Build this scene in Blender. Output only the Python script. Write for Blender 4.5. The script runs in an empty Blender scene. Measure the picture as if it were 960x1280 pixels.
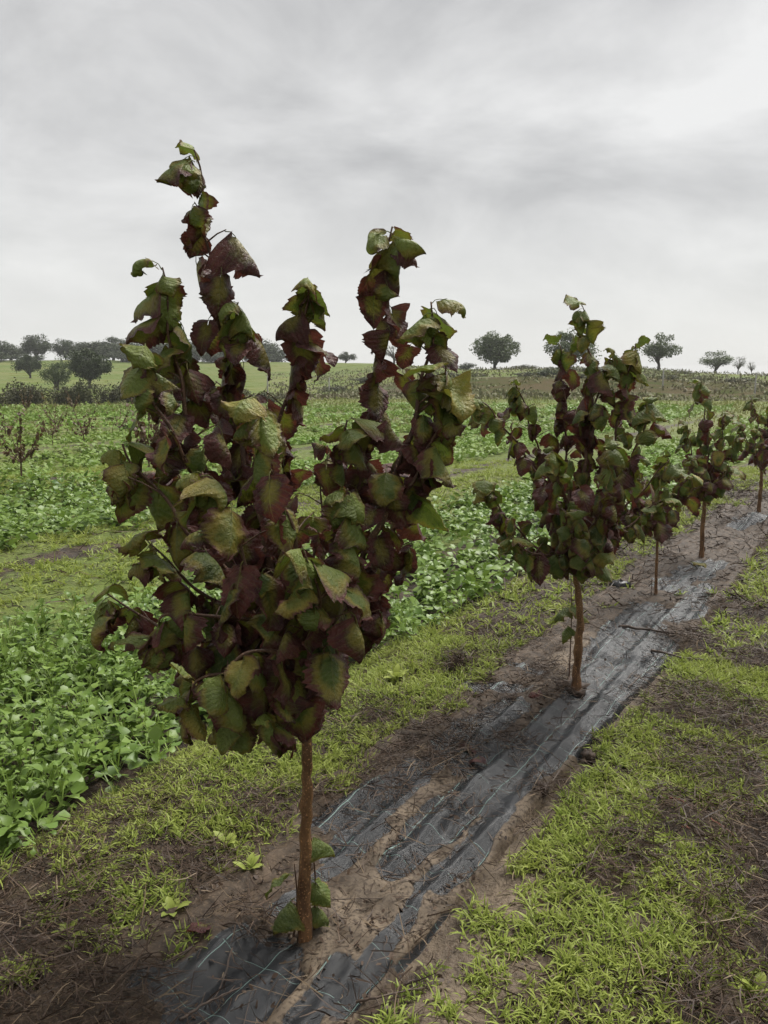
import bpy, math, random
import numpy as np
from mathutils import Vector, Matrix

R = math.radians
rng = np.random.default_rng(7)
random.seed(7)
scene = bpy.context.scene
COL = scene.collection

# ------------------------------------------------------------------ camera
CAM = np.array([0.0, 0.0, 1.6])
PITCH, VFOV = R(9.25), R(63.0)
FPX = 640.0 / math.tan(VFOV / 2)
cd = bpy.data.cameras.new('camera')
cd.sensor_fit = 'VERTICAL'
cd.sensor_height = 24.0
cd.lens = 12.0 / math.tan(VFOV / 2)
cd.clip_start = 0.05
cd.clip_end = 5000.0
cam = bpy.data.objects.new('camera', cd)
cam.location = CAM
cam.rotation_euler = (R(90) - PITCH, 0, 0)
COL.objects.link(cam)
scene.camera = cam

# ------------------------------------------------------------------ sky, sun, exposure
SUN_EL, SUN_AZ = R(58), R(40)      # overcast: a weak, very soft sun ahead and to the right
world = bpy.data.worlds.new('World')
scene.world = world
world.use_nodes = True
wn, wl = world.node_tree.nodes, world.node_tree.links
wn.clear()


def W(t, **p):
    n = wn.new(t)
    for k, v in p.items():
        setattr(n, k, v)
    return n


def wmath(op, a, b=None):
    n = W('ShaderNodeMath', operation=op)
    for i, v in enumerate((a, b)):
        if v is None:
            continue
        if isinstance(v, (int, float)):
            n.inputs[i].default_value = v
        else:
            wl.new(v, n.inputs[i])
    return n.outputs[0]


wtc = W('ShaderNodeTexCoord')
wsep = W('ShaderNodeSeparateXYZ')
wl.new(wtc.outputs['Generated'], wsep.inputs[0])
wz = wmath('ADD', wmath('MAXIMUM', wsep.outputs['Z'], 0.0), 0.42)
wx = wmath('DIVIDE', wsep.outputs['X'], wz)
wy = wmath('DIVIDE', wsep.outputs['Y'], wz)
wc = W('ShaderNodeCombineXYZ')
wl.new(wx, wc.inputs[0])
wl.new(wy, wc.inputs[1])
wmap = W('ShaderNodeMapping')
wmap.inputs['Rotation'].default_value = (0, 0, R(-38))
wmap.inputs['Scale'].default_value = (0.85, 1.05, 1)
wmap.inputs['Location'].default_value = (3.4, 1.7, 0)
wl.new(wc.outputs[0], wmap.inputs[0])
wn1 = W('ShaderNodeTexNoise')
wn1.inputs['Scale'].default_value = 2.6
wn1.inputs['Detail'].default_value = 7.0
wn1.inputs['Roughness'].default_value = 0.58
wn1.inputs['Distortion'].default_value = 0.35
wl.new(wmap.outputs[0], wn1.inputs['Vector'])
wramp = W('ShaderNodeValToRGB')
el = wramp.color_ramp.elements
el[0].position, el[0].color = 0.35, (0.465, 0.465, 0.463, 1)
el[1].position, el[1].color = 0.68, (0.79, 0.788, 0.776, 1)
wl.new(wn1.outputs['Fac'], wramp.inputs[0])
# thicker, evenly pale cloud low over the horizon
whor = W('ShaderNodeMapRange', interpolation_type='SMOOTHSTEP')
whor.inputs['From Min'].default_value = 0.0
whor.inputs['From Max'].default_value = 0.26
whor.inputs['To Min'].default_value = 0.9
whor.inputs['To Max'].default_value = 0.0
wl.new(wsep.outputs['Z'], whor.inputs[0])
wmixh = W('ShaderNodeMix', data_type='RGBA')
wl.new(whor.outputs[0], wmixh.inputs[0])
wl.new(wramp.outputs[0], wmixh.inputs[6])
wmixh.inputs[7].default_value = (0.755, 0.755, 0.735, 1)
wsky = W('ShaderNodeTexSky', sky_type='NISHITA')
wsky.sun_disc = False
wsky.sun_elevation = SUN_EL
wsky.sun_rotation = SUN_AZ
wscale = W('ShaderNodeVectorMath', operation='SCALE')
wl.new(wmixh.outputs[2], wscale.inputs[0])
wscale.inputs['Scale'].default_value = 2.62
wmix = W('ShaderNodeMix', data_type='RGBA')
wmix.inputs[0].default_value = 0.985          # cloud cover over the clear sky
wl.new(wsky.outputs[0], wmix.inputs[6])
wl.new(wscale.outputs[0], wmix.inputs[7])
wbg = W('ShaderNodeBackground')
wbg.inputs['Strength'].default_value = 0.1
wl.new(wmix.outputs[2], wbg.inputs['Color'])
wo = W('ShaderNodeOutputWorld')
wl.new(wbg.outputs[0], wo.inputs['Surface'])

sd = bpy.data.lights.new('sun', 'SUN')
sd.energy = 1.5
sd.angle = R(32)
sd.color = (1.0, 0.97, 0.92)
sun = bpy.data.objects.new('sun', sd)
sdir = Vector((math.sin(SUN_AZ) * math.cos(SUN_EL), math.cos(SUN_AZ) * math.cos(SUN_EL), math.sin(SUN_EL)))
sun.rotation_euler = sdir.to_track_quat('Z', 'Y').to_euler()
COL.objects.link(sun)

vs = scene.view_settings
vs.view_transform = 'Standard'
vs.look = 'None'
vs.exposure = 2.05
vs.gamma = 1.0
vs.use_curve_mapping = False
scene.render.engine = 'CYCLES'
scene.cycles.use_denoising = True
scene.cycles.max_bounces = 6
scene.cycles.transparent_max_bounces = 4


# ------------------------------------------------------------------ numeric helpers
def smooth(a, b, x):
    t = np.clip((np.asarray(x, float) - a) / (b - a), 0, 1)
    return t * t * (3 - 2 * t)


def _hash(ix, iy, s):
    h = (ix.astype(np.int64) * 374761393 + iy.astype(np.int64) * 668265263 + s * 1442695041) & 0xFFFFFFFF
    h = ((h ^ (h >> 13)) * 1274126177) & 0xFFFFFFFF
    return ((h ^ (h >> 16)) & 0xFFFF) / 65535.0


def vnoise(x, y, s=0):
    x, y = np.asarray(x, float), np.asarray(y, float)
    ix, iy = np.floor(x), np.floor(y)
    fx, fy = x - ix, y - iy
    fx, fy = fx * fx * (3 - 2 * fx), fy * fy * (3 - 2 * fy)
    a, b = _hash(ix, iy, s), _hash(ix + 1, iy, s)
    c, d = _hash(ix, iy + 1, s), _hash(ix + 1, iy + 1, s)
    return a + (b - a) * fx + (c - a) * fy + (a - b - c + d) * fx * fy


def fbm(x, y, s=0, o=3):
    t, amp, tot = 0.0, 1.0, 0.0
    for k in range(o):
        t = t + amp * vnoise(np.asarray(x) * 2 ** k + 13.7 * k, np.asarray(y) * 2 ** k - 7.1 * k, s + k)
        tot += amp
        amp *= 0.5
    return t / tot          # 0..1


# ------------------------------------------------------------------ the lie of the land
T1 = np.array([-0.23, 2.17])
DV = np.array([0.524, 0.852])
SPACING = 4.95


def uv_of(x, y):
    dx, dy = np.asarray(x) - T1[0], np.asarray(y) - T1[1]
    return DV[0] * dy - DV[1] * dx, DV[0] * dx + DV[1] * dy    # across the row (left +), along the row


def xy_of(u, v):
    return T1[0] + DV[0] * v - DV[1] * u, T1[1] + DV[1] * v + DV[0] * u


AZ_T = [-180, -90, -32, -25, -10, 0, 5, 10, 17, 20, 25, 40, 180]
AZ_Z = [2.0, 4.0, 4.9, 4.9, 4.6, 3.8, 2.6, 2.6, 2.5, 1.9, 1.65, 1.6, 2.0]
AZ_D = [190, 190, 190, 190, 180, 160, 125, 115, 115, 115, 115, 115, 190]


def row_u(u):
    return (np.asarray(u) + SPACING / 2) % SPACING - SPACING / 2


def H(x, y):
    x, y = np.asarray(x, float), np.asarray(y, float)
    u, v = uv_of(x, y)
    r = np.hypot(x, y)
    near = 1 - smooth(30, 50, r)
    ul = np.abs(row_u(u))
    z = -0.14 * smooth(0.85, 1.45, ul + 0.25 * (fbm(x * 0.9, y * 0.9, 41) - 0.5)) * near
    z = z + (0.07 * (fbm(x * 0.8, y * 0.8, 3) - 0.5) + 0.035 * (fbm(x * 3.5, y * 3.5, 9) - 0.5)) * (0.5 + 0.5 * near)
    fine = 1 - smooth(8, 16, r)
    z = z + fine * (0.03 * (fbm(x * 11, y * 11, 15, 2) - 0.5))
    az = np.degrees(np.arctan2(x, y))
    zt, dr = np.interp(az, AZ_T, AZ_Z), np.interp(az, AZ_T, AZ_D)
    t = np.clip((r - 50) / (dr - 50), 0, 1)
    right = smooth(-5, 2, az)
    z = z + zt * ((1 - right) * t ** 1.9 + right * (0.45 * smooth(0.12, 0.35, t) + 0.55 * t ** 1.5))
    z = z + 0.5 * (fbm(x * 0.05, y * 0.05, 21) - 0.5) * smooth(55, 90, r)
    z = z - 0.004 * np.clip(r - dr, 0, None)
    return z


def ray(px, py):
    dx, dy = (px - 480.0) / FPX, (640.0 - py) / FPX
    f = np.array([0, math.cos(PITCH), -math.sin(PITCH)])
    up = np.array([0, math.sin(PITCH), math.cos(PITCH)])
    return f + up * dy + np.array([dx, 0, 0])


def gpt(px, py):
    """the spot on the ground seen at a given place of the photograph"""
    d = ray(px, py)
    z = 0.0
    for _ in range(12):
        k = (z - CAM[2]) / d[2]
        p = CAM + d * k
        z = 0.5 * z + 0.5 * float(H(p[0], p[1]))
    return p[0], p[1]


def ypt(px, py, Y):
    d = ray(px, py)
    return CAM + d * (Y / d[1])


# ------------------------------------------------------------------ mesh helpers
def mesh_np(name, V, F, mats=(), attrs=None, uv=None, smoothf=True):
    """V (n,3); F list of (m,k) index arrays"""
    me = bpy.data.meshes.new(name)
    V = np.ascontiguousarray(V, np.float32)
    me.vertices.add(len(V))
    me.vertices.foreach_set('co', V.ravel())
    tot = np.concatenate([np.full(len(f), f.shape[1], np.int32) for f in F])
    li = np.concatenate([np.ascontiguousarray(f, np.int32).ravel() for f in F])
    me.loops.add(len(li))
    me.loops.foreach_set('vertex_index', li)
    me.polygons.add(len(tot))
    st = np.zeros(len(tot), np.int32)
    st[1:] = np.cumsum(tot)[:-1]
    me.polygons.foreach_set('loop_start', st)
    me.polygons.foreach_set('loop_total', tot)
    me.polygons.foreach_set('use_smooth', np.full(len(tot), smoothf, bool))
    for k, a in (attrs or {}).items():
        at = me.attributes.new(k, 'FLOAT', 'POINT')
        at.data.foreach_set('value', np.ascontiguousarray(a, np.float32))
    if uv is not None:
        l = me.uv_layers.new(name='UVMap')
        l.data.foreach_set('uv', np.ascontiguousarray(np.asarray(uv, np.float32)[li]).ravel())
    for m in mats:
        me.materials.append(m)
    me.update(calc_edges=True)
    return me


def link(name, data, parent=None, loc=None, label=None, cat=None, group=None, kind=None):
    o = bpy.data.objects.new(name, data)
    COL.objects.link(o)
    if parent is not None:
        o.parent = parent
    if loc is not None:
        o.location = loc
    for k, v in (('label', label), ('category', cat), ('group', group), ('kind', kind)):
        if v:
            o[k] = v
    return o


def tube_np(P, rad, sides=8, jag=0.0, seed=0):
    """tapered tube along the points P, closed at its end"""
    P = np.asarray(P, float)
    n = len(P)
    rad = np.asarray(rad, float)
    T = np.gradient(P, axis=0)
    T /= np.linalg.norm(T, axis=1)[:, None] + 1e-9
    ref = np.array([0.31, 0.77, 0.1])
    A = np.cross(T, ref)
    A /= np.linalg.norm(A, axis=1)[:, None] + 1e-9
    B = np.cross(T, A)
    th = np.linspace(0, 2 * np.pi, sides, endpoint=False)
    g = np.random.default_rng(seed)
    rr = rad[:, None] * (1 + jag * (g.random((n, sides)) - 0.5))
    V = P[:, None, :] + rr[..., None] * (np.cos(th)[None, :, None] * A[:, None, :] + np.sin(th)[None, :, None] * B[:, None, :])
    i = np.arange(n - 1)[:, None] * sides
    j = np.arange(sides)[None, :]
    j2 = (j + 1) % sides
    Q = np.stack([i + j, i + j2, i + sides + j2, i + sides + j], -1).reshape(-1, 4)
    V = V.reshape(-1, 3)
    V = np.vstack([V, P[-1] + T[-1] * rad[-1]])
    e = (n - 1) * sides
    tri = np.stack([e + j[0], e + j2[0], np.full(sides, len(V) - 1)], -1)
    return V, [Q, tri]


def merge(parts):
    Vs, F = [], {}
    off = 0
    for V, fs in parts:
        Vs.append(V)
        for f in fs:
            F.setdefault(f.shape[1], []).append(np.asarray(f) + off)
        off += len(V)
    return np.vstack(Vs), [np.vstack(v) for v in F.values()]


def spline(P, n):
    """resample control points with Catmull-Rom"""
    P = np.asarray(P, float)
    Q = np.vstack([2 * P[0] - P[1], P, 2 * P[-1] - P[-2]])
    out = []
    ts = np.linspace(0, len(P) - 1 - 1e-6, n)
    for t in ts:
        i = int(t)
        f = t - i
        a, b, c, d = Q[i], Q[i + 1], Q[i + 2], Q[i + 3]
        out.append(0.5 * (2 * b + (c - a) * f + (2 * a - 5 * b + 4 * c - d) * f * f + (3 * b - a - 3 * c + d) * f ** 3))
    return np.array(out)


def blades(base, head, pitch, curl, length, width, prof, k=3, fold=0.0, roll=None, twist=None, seed=0):
    """many curved strips at once: base (n,3), heading angle, pitch above the ground, bend, size;
    prof = half-width profile at the k+1 stations. Three columns when fold != 0."""
    n = len(base)
    t = np.linspace(0, 1, k + 1)
    ph = pitch[:, None] - curl[:, None] * t[None, :]                     # elevation along the strip
    mid = (ph[:, 1:] + ph[:, :-1]) / 2
    hx = np.concatenate([np.zeros((n, 1)), np.cumsum(np.cos(mid), 1) / k], 1) * length[:, None]
    hz = np.concatenate([np.zeros((n, 1)), np.cumsum(np.sin(mid), 1) / k], 1) * length[:, None]
    hv = np.stack([np.cos(head), np.sin(head), np.zeros(n)], -1)
    C = base[:, None, :] + hv[:, None, :] * hx[..., None] + np.array([0, 0, 1.0]) * hz[..., None]
    side = np.stack([-np.sin(head), np.cos(head), np.zeros(n)], -1)[:, None, :]
    nor = np.stack([-np.sin(ph) * np.cos(head)[:, None], -np.sin(ph) * np.sin(head)[:, None], np.cos(ph)], -1)
    if roll is None:
        roll = np.zeros(n)
    S = side * np.cos(roll)[:, None, None] + nor * np.sin(roll)[:, None, None]
    N = nor * np.cos(roll)[:, None, None] - side * np.sin(roll)[:, None, None]
    w = width[:, None] * np.asarray(prof)[None, :]
    if twist is not None:
        w = w * twist
    if fold:
        up = N * (w * fold)[..., None]
        V = np.stack([C - S * w[..., None] + up, C, C + S * w[..., None] + up], 2)
        c = 3
    else:
        V = np.stack([C - S * w[..., None], C + S * w[..., None]], 2)
        c = 2
    per = (k + 1) * c
    quad = []
    for i in range(k):
        for j in range(c - 1):
            a = i * c + j
            quad.append([a, a + 1, a + c + 1, a + c])
    Q = (np.arange(n)[:, None, None] * per + np.array(quad)[None]).reshape(-1, 4)
    tt = np.broadcast_to(t[None, :, None], (n, k + 1, c)).reshape(-1)
    return V.reshape(-1, 3), Q, tt, per


# ------------------------------------------------------------------ materials
class NT:
    def __init__(self, name):
        self.m = bpy.data.materials.new(name)
        self.m.use_nodes = True
        self.t = self.m.node_tree
        self.t.nodes.clear()
        self.out = self.t.nodes.new('ShaderNodeOutputMaterial')

    def put(self, sock, v):
        if v is None:
            return
        if isinstance(v, bpy.types.NodeSocket):
            self.t.links.new(v, sock)
        elif isinstance(v, tuple) and len(v) == 3 and sock.type == 'RGBA':
            sock.default_value = (*v, 1)
        else:
            sock.default_value = v

    def n(self, typ, ins=None, **props):
        nd = self.t.nodes.new('ShaderNode' + typ)
        for k, v in props.items():
            setattr(nd, k, v)
        for k, v in (ins or {}).items():
            self.put(nd.inputs[k], v)
        return nd

    def attr(self, name):
        return self.n('Attribute', attribute_name=name).outputs['Fac']

    def pos(self):
        return self.n('NewGeometry').outputs['Position']

    def obj(self):
        return self.n('TexCoord').outputs['Object']

    def noise(self, scale, detail=3, rough=0.5, vec=None, dist=0.0):
        return self.n('TexNoise', {'Scale': scale, 'Detail': detail, 'Roughness': rough, 'Distortion': dist, 'Vector': vec}).outputs['Fac']

    def math(self, op, a, b=None, c=None, clamp=False):
        return self.n('Math', {i: v for i, v in enumerate((a, b, c)) if v is not None}, operation=op, use_clamp=clamp).outputs[0]

    def rng(self, v, a, b, c=0.0, d=1.0, interp='SMOOTHSTEP'):
        return self.n('MapRange', {'Value': v, 'From Min': a, 'From Max': b, 'To Min': c, 'To Max': d}, interpolation_type=interp).outputs[0]

    def mix(self, f, a, b, blend='MIX'):
        nd = self.n('Mix', data_type='RGBA', blend_type=blend)
        self.put(nd.inputs[0], f)
        self.put(nd.inputs[6], a)
        self.put(nd.inputs[7], b)
        return nd.outputs[2]

    def hsv(self, col, h=0.5, s=1.0, v=1.0):
        return self.n('HueSaturation', {'Color': col, 'Hue': h, 'Saturation': s, 'Value': v}).outputs[0]

    def bump(self, h, strength=0.5, dist=0.01, normal=None):
        return self.n('Bump', {'Height': h, 'Strength': strength, 'Distance': dist, 'Normal': normal}).outputs[0]

    def surf(self, col, rough=0.6, normal=None, spec=0.4, trans=None, tcol=None, coat=0.0):
        p = self.n('BsdfPrincipled', {'Base Color': col, 'Roughness': rough, 'Specular IOR Level': spec, 'Normal': normal,
                                      'Coat Weight': coat, 'Coat Roughness': 0.25})
        s = p.outputs[0]
        if trans:
            t = self.n('BsdfTranslucent', {'Color': tcol if tcol is not None else col, 'Normal': normal})
            s = self.n('MixShader', {0: trans, 1: s, 2: t.outputs[0]}).outputs[0]
        self.t.links.new(s, self.out.inputs['Surface'])
        return self.m


def mat_ground():
    k = NT('soil_and_turf')
    p = k.pos()
    big, mid, fine = k.noise(0.7, 4, vec=p), k.noise(6, 4, 0.6, vec=p), k.noise(55, 4, 0.65, vec=p)
    mud, grn, scr = k.attr('mud'), k.attr('green'), k.attr('scrub')
    dark = k.mix(k.rng(mid, .35, .7), (.022, .015, .010), (.060, .041, .027))
    dark = k.mix(k.rng(fine, .5, .75), dark, (.10, .07, .045))
    tan = k.mix(k.rng(mid, .3, .7), (.078, .059, .041), (.155, .119, .083))
    tan = k.mix(k.rng(fine, .50, .66), tan, (.065, .046, .031))
    c = k.mix(k.rng(k.math('ADD', mud, k.math('MULTIPLY', k.math('SUBTRACT', mid, .5), .9)), .3, .7), dark, tan)
    g1 = k.mix(k.rng(k.noise(.12, 4, vec=p), .35, .65), (.105, .140, .036), (.150, .160, .055))
    g1 = k.mix(k.math('MULTIPLY', k.rng(k.noise(9, 5, .7, vec=p), .4, .7), .8), g1, (.055, .075, .022))
    c = k.mix(k.rng(k.math('ADD', grn, k.math('MULTIPLY', k.math('SUBTRACT', mid, .5), 1.0)), .3, .75), c, g1)
    s1 = k.mix(k.rng(k.noise(0.35, 5, .65, vec=p), .35, .65), (.055, .064, .026), (.085, .068, .042))
    c = k.mix(k.rng(k.math('ADD', scr, k.math('MULTIPLY', k.math('SUBTRACT', k.noise(.2, 4, .6, vec=p), .5), .8)), .35, .7), c, s1)
    nrm = k.bump(k.math('ADD', k.math('ADD', fine, k.math('MULTIPLY', mid, 1.5)), k.noise(20, 4, .7, vec=p)), .9, .016)
    rough = k.rng(mid, .3, .7, .42, .8)
    return k.surf(c, rough, nrm, k.math('MULTIPLY', .22, k.math('SUBTRACT', 1.0, k.math('MAXIMUM', grn, scr), clamp=True)))


def mat_fabric():
    k = NT('woven_weed_fabric')
    uv = k.n('UVMap', uv_map='UVMap').outputs[0]
    sep = k.n('SeparateXYZ', {0: uv})
    u, v = sep.outputs[0], sep.outputs[1]
    p = k.pos()
    wob = k.noise(9, 2, vec=p)

    def line(c, per, w, off):
        f = k.math('FRACT', k.math('ADD', k.math('DIVIDE', c, per), off))
        a = k.math('ABSOLUTE', k.math('SUBTRACT', f, .5))
        return k.math('LESS_THAN', a, w / per)
    wear = k.math('GREATER_THAN', k.noise(14, 3, vec=p), .40)
    ln = k.math('MULTIPLY', k.math('MAXIMUM', line(u, .145, .0013, .22), line(v, .21, .0008, .1)), wear)
    weave = k.math('ADD', k.n('TexWave', {'Vector': uv, 'Scale': 120.0}, bands_direction='X').outputs['Fac'],
                   k.n('TexWave', {'Vector': uv, 'Scale': 120.0}, bands_direction='Y').outputs['Fac'])
    c = k.mix(k.rng(k.noise(5, 4, .6, vec=p), .3, .75), (.006, .0065, .0075), (.017, .018, .020))
    c = k.mix(k.math('MULTIPLY', k.rng(weave, .8, 1.6), .25), c, (.034, .036, .040))
    c = k.mix(k.math('MULTIPLY', ln, .8), c, (.16, .25, .22))
    # a film of silt and splashed mud
    mid, fine = k.noise(14, 4, .6, vec=p), k.noise(70, 4, .65, vec=p)
    mud = k.rng(k.math('ADD', k.attr('mud'), k.math('ADD', k.math('MULTIPLY', k.math('SUBTRACT', mid, .5), .75),
                                                    k.math('MULTIPLY', k.math('SUBTRACT', fine, .5), .7))), .34, .68)
    tan = k.mix(k.rng(k.noise(7, 3, vec=p), .3, .7), (.078, .059, .041), (.155, .119, .083))
    tan = k.mix(k.rng(fine, .46, .62), tan, (.055, .040, .028))
    soil = k.mix(k.rng(mid, .35, .7), (.030, .021, .014), (.080, .056, .037))
    soil = k.mix(k.rng(fine, .5, .72), soil, (.11, .078, .05))
    tan = k.mix(k.rng(k.math('ADD', k.attr('tan'), k.math('MULTIPLY', k.math('SUBTRACT', mid, .5), 1.1)), .25, .75), soil, tan)
    c = k.mix(mud, c, tan)
    rough = k.mix(mud, (.26, .26, .26), (.50, .50, .50))
    hgt = k.math('ADD', k.math('MULTIPLY', fine, mud), k.math('MULTIPLY', weave, .12))
    return k.surf(c, rough, k.bump(hgt, .6, .006), k.rng(mud, 0, 1, .42, .16))


def mat_leaf(name='hazel_leaf_blade'):
    """object colour: R = how far the purple autumn margin has crept in, G = young light green, B = yellowing"""
    k = NT(name)
    uv = k.n('UVMap', uv_map='UVMap').outputs[0]
    sep = k.n('SeparateXYZ', {0: uv})
    s, t = sep.outputs[0], sep.outputs[1]
    a = k.math('ABSOLUTE', s)
    oi = k.n('ObjectInfo')
    cs = k.n('SeparateXYZ', {0: oi.outputs['Color']})
    red, young, yel = cs.outputs[0], cs.outputs[1], cs.outputs[2]
    rnd = oi.outputs['Random']
    pv = k.n('VectorMath', {0: k.pos(), 1: (8.0, 8.0, 8.0)}, operation='MULTIPLY').outputs[0]
    n1, n2, n3 = k.noise(2.6, 4, .6, vec=pv), k.noise(15, 3, .6, vec=pv), k.noise(48, 2, .6, vec=pv)
    # veins: midrib and seven pairs of slanting laterals
    lat = k.math('FRACT', k.math('MULTIPLY', k.math('ADD', k.math('SUBTRACT', t, k.math('MULTIPLY', a, .40)), k.math('MULTIPLY', n1, .09)), 7.0))
    vl = k.math('ABSOLUTE', k.math('SUBTRACT', lat, .5))
    vein = k.math('MAXIMUM', k.rng(vl, .0, .075, .8, 0), k.rng(a, .012, .05, 1, 0))
    puff = k.rng(vl, 0, .5, 0, 1)
    grn = k.mix(k.rng(n1, .3, .7), (.026, .048, .012), (.084, .112, .022))
    grn = k.mix(young, grn, k.mix(n1, (.135, .185, .036), (.215, .255, .065)))
    grn = k.mix(k.math('MULTIPLY', yel, k.rng(k.math('ADD', n1, k.math('MULTIPLY', a, .3)), .35, .8)), grn, (.235, .185, .035))
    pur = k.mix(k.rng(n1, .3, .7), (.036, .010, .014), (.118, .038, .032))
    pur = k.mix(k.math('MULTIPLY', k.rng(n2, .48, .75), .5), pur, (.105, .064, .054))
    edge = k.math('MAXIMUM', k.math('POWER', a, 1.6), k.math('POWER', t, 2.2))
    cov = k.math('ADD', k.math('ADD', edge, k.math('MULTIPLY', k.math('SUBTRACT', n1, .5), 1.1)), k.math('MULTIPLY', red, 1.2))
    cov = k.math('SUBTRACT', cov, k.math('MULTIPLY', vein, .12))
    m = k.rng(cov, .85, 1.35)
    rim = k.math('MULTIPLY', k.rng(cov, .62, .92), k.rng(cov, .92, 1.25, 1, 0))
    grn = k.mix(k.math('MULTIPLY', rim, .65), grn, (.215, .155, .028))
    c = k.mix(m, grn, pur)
    c = k.mix(k.math('MULTIPLY', vein, .42), c, (.150, .145, .052))
    c = k.hsv(c, .5, 1.0, k.rng(k.math('ADD', n3, k.math('MULTIPLY', rnd, .4)), .3, 1.1, .75, 1.25))
    h = k.math('ADD', k.math('MULTIPLY', puff, .22), k.math('ADD', k.math('MULTIPLY', n2, 1.3), k.math('MULTIPLY', n3, .35)))
    nrm = k.bump(h, 1.0, .005)
    tc = k.mix(.5, c, k.mix(m, (.10, .15, .01), (.12, .03, .012)))
    return k.surf(c, k.rng(n2, .3, .7, .36, .6), nrm, .30, .26, tc)


def mat_foliage(name, a, b, c2, rough=.5, trans=.22, tip=None, spec=.18, scale=1.1):
    """massed leaves: random tint from the 'rnd' attribute, patchy tint from a broad noise"""
    k = NT(name)
    r = k.attr('rnd')
    col = k.mix(k.rng(r, 0, 1, 0, 1, 'LINEAR'), a, b)
    col = k.mix(k.math('MULTIPLY', k.rng(k.noise(scale, 3, vec=k.pos()), .35, .7), .75), col, c2)
    if tip is not None:
        col = k.mix(k.math('MULTIPLY', k.attr('t'), .7), col, tip)
    return k.surf(col, rough, None, spec, trans)


def mat_bark(name, a, b, scale=30.0):
    k = NT(name)
    o = k.obj()
    st = k.n('Mapping', {'Vector': o, 'Scale': (1, 1, .25)}).outputs[0]
    n1, n2 = k.noise(scale, 4, .6, vec=st), k.noise(scale * 5, 3, .6, vec=o)
    c = k.mix(k.rng(n1, .3, .7), a, b)
    c = k.mix(k.rng(n2, .58, .68), c, tuple(min(1, x * 2.4) for x in b))
    c = k.mix(k.rng(n2, .25, .4, 1, 0), c, tuple(x * .4 for x in a))
    return k.surf(c, .5, k.bump(k.math('ADD', n1, n2), .8, .004), .25)


def mat_plain(name, c, rough=.6, var=.35, scale=60.0):
    k = NT(name)
    o = k.obj()
    n = k.noise(scale, 4, .6, vec=o)
    col = k.mix(k.rng(n, .3, .7), tuple(x * (1 - var) for x in c), tuple(min(1, x * (1 + var)) for x in c))
    return k.surf(col, rough, k.bump(n, .6, .004), .4)


M = dict(
    ground=mat_ground(), fabric=mat_fabric(), leaf=mat_leaf(),
    bark=mat_bark('hazel_bark', (.066, .032, .015), (.175, .092, .042)),
    stem=mat_bark('hazel_shoot_bark', (.050, .026, .018), (.110, .062, .038)),
    grass=mat_foliage('young_grass', (.108, .178, .024), (.305, .370, .075), (.222, .255, .050), .5, .35, (.33, .37, .09), scale=2.2),
    crop=mat_foliage('mustard_leaf', (.048, .112, .016), (.220, .310, .062), (.125, .195, .034), .42, .25, spec=.28, scale=.8),
    far_crop=mat_foliage('distant_crop_leaf', (.105, .195, .028), (.190, .290, .052), (.160, .205, .048), .5, .25, scale=.16),
    dry_grass=mat_foliage('olive_grass', (.135, .165, .045), (.225, .235, .075), (.175, .175, .062), .6, .3, scale=.15),
    dead=mat_foliage('dead_weed_stalk', (.016, .010, .007), (.085, .054, .034), (.036, .022, .015), .55, .0, scale=4),
    straw=mat_foliage('pale_straw', (.10, .070, .042), (.21, .155, .095), (.14, .10, .065), .55, .0, scale=4),
    oak=mat_foliage('holm_oak_leaf', (.018, .032, .010), (.056, .078, .026), (.042, .056, .020), .55, .12, scale=.7),
    oak_pale=mat_foliage('pale_tree_leaf', (.048, .076, .026), (.105, .138, .050), (.078, .100, .040), .55, .15, scale=.7),
    shrub=mat_foliage('brown_green_shrub_leaf', (.038, .048, .020), (.092, .092, .042), (.070, .062, .034), .6, .1, scale=.4),
    scrub=mat_foliage('bank_scrub_leaf', (.095, .110, .042), (.185, .185, .085), (.130, .105, .068), .65, .1, scale=.12),
    smallleaf=mat_foliage('small_brown_leaf', (.060, .028, .020), (.125, .075, .038), (.085, .075, .028), .5, .15, scale=2.0),
    wood=mat_bark('oak_bark', (.030, .024, .018), (.070, .058, .045), 4.0),
    twig=mat_plain('dead_twig', (.060, .040, .028), .6, .5),
    redtwig=mat_plain('reddish_stalk', (.20, .070, .045), .5, .4),
    clod=mat_plain('soil_clod', (.050, .033, .023), .7, .5, 40),
    crumb=mat_plain('soil_crumb', (.090, .064, .042), .7, .4, 200),
    black=mat_plain('black_plastic', (.008, .008, .009), .35, .3),
    post=mat_plain('grey_post', (.30, .29, .27), .7, .3, 20),
    stone=mat_plain('field_stone', (.22, .20, .17), .8, .4, 5),
)

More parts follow.
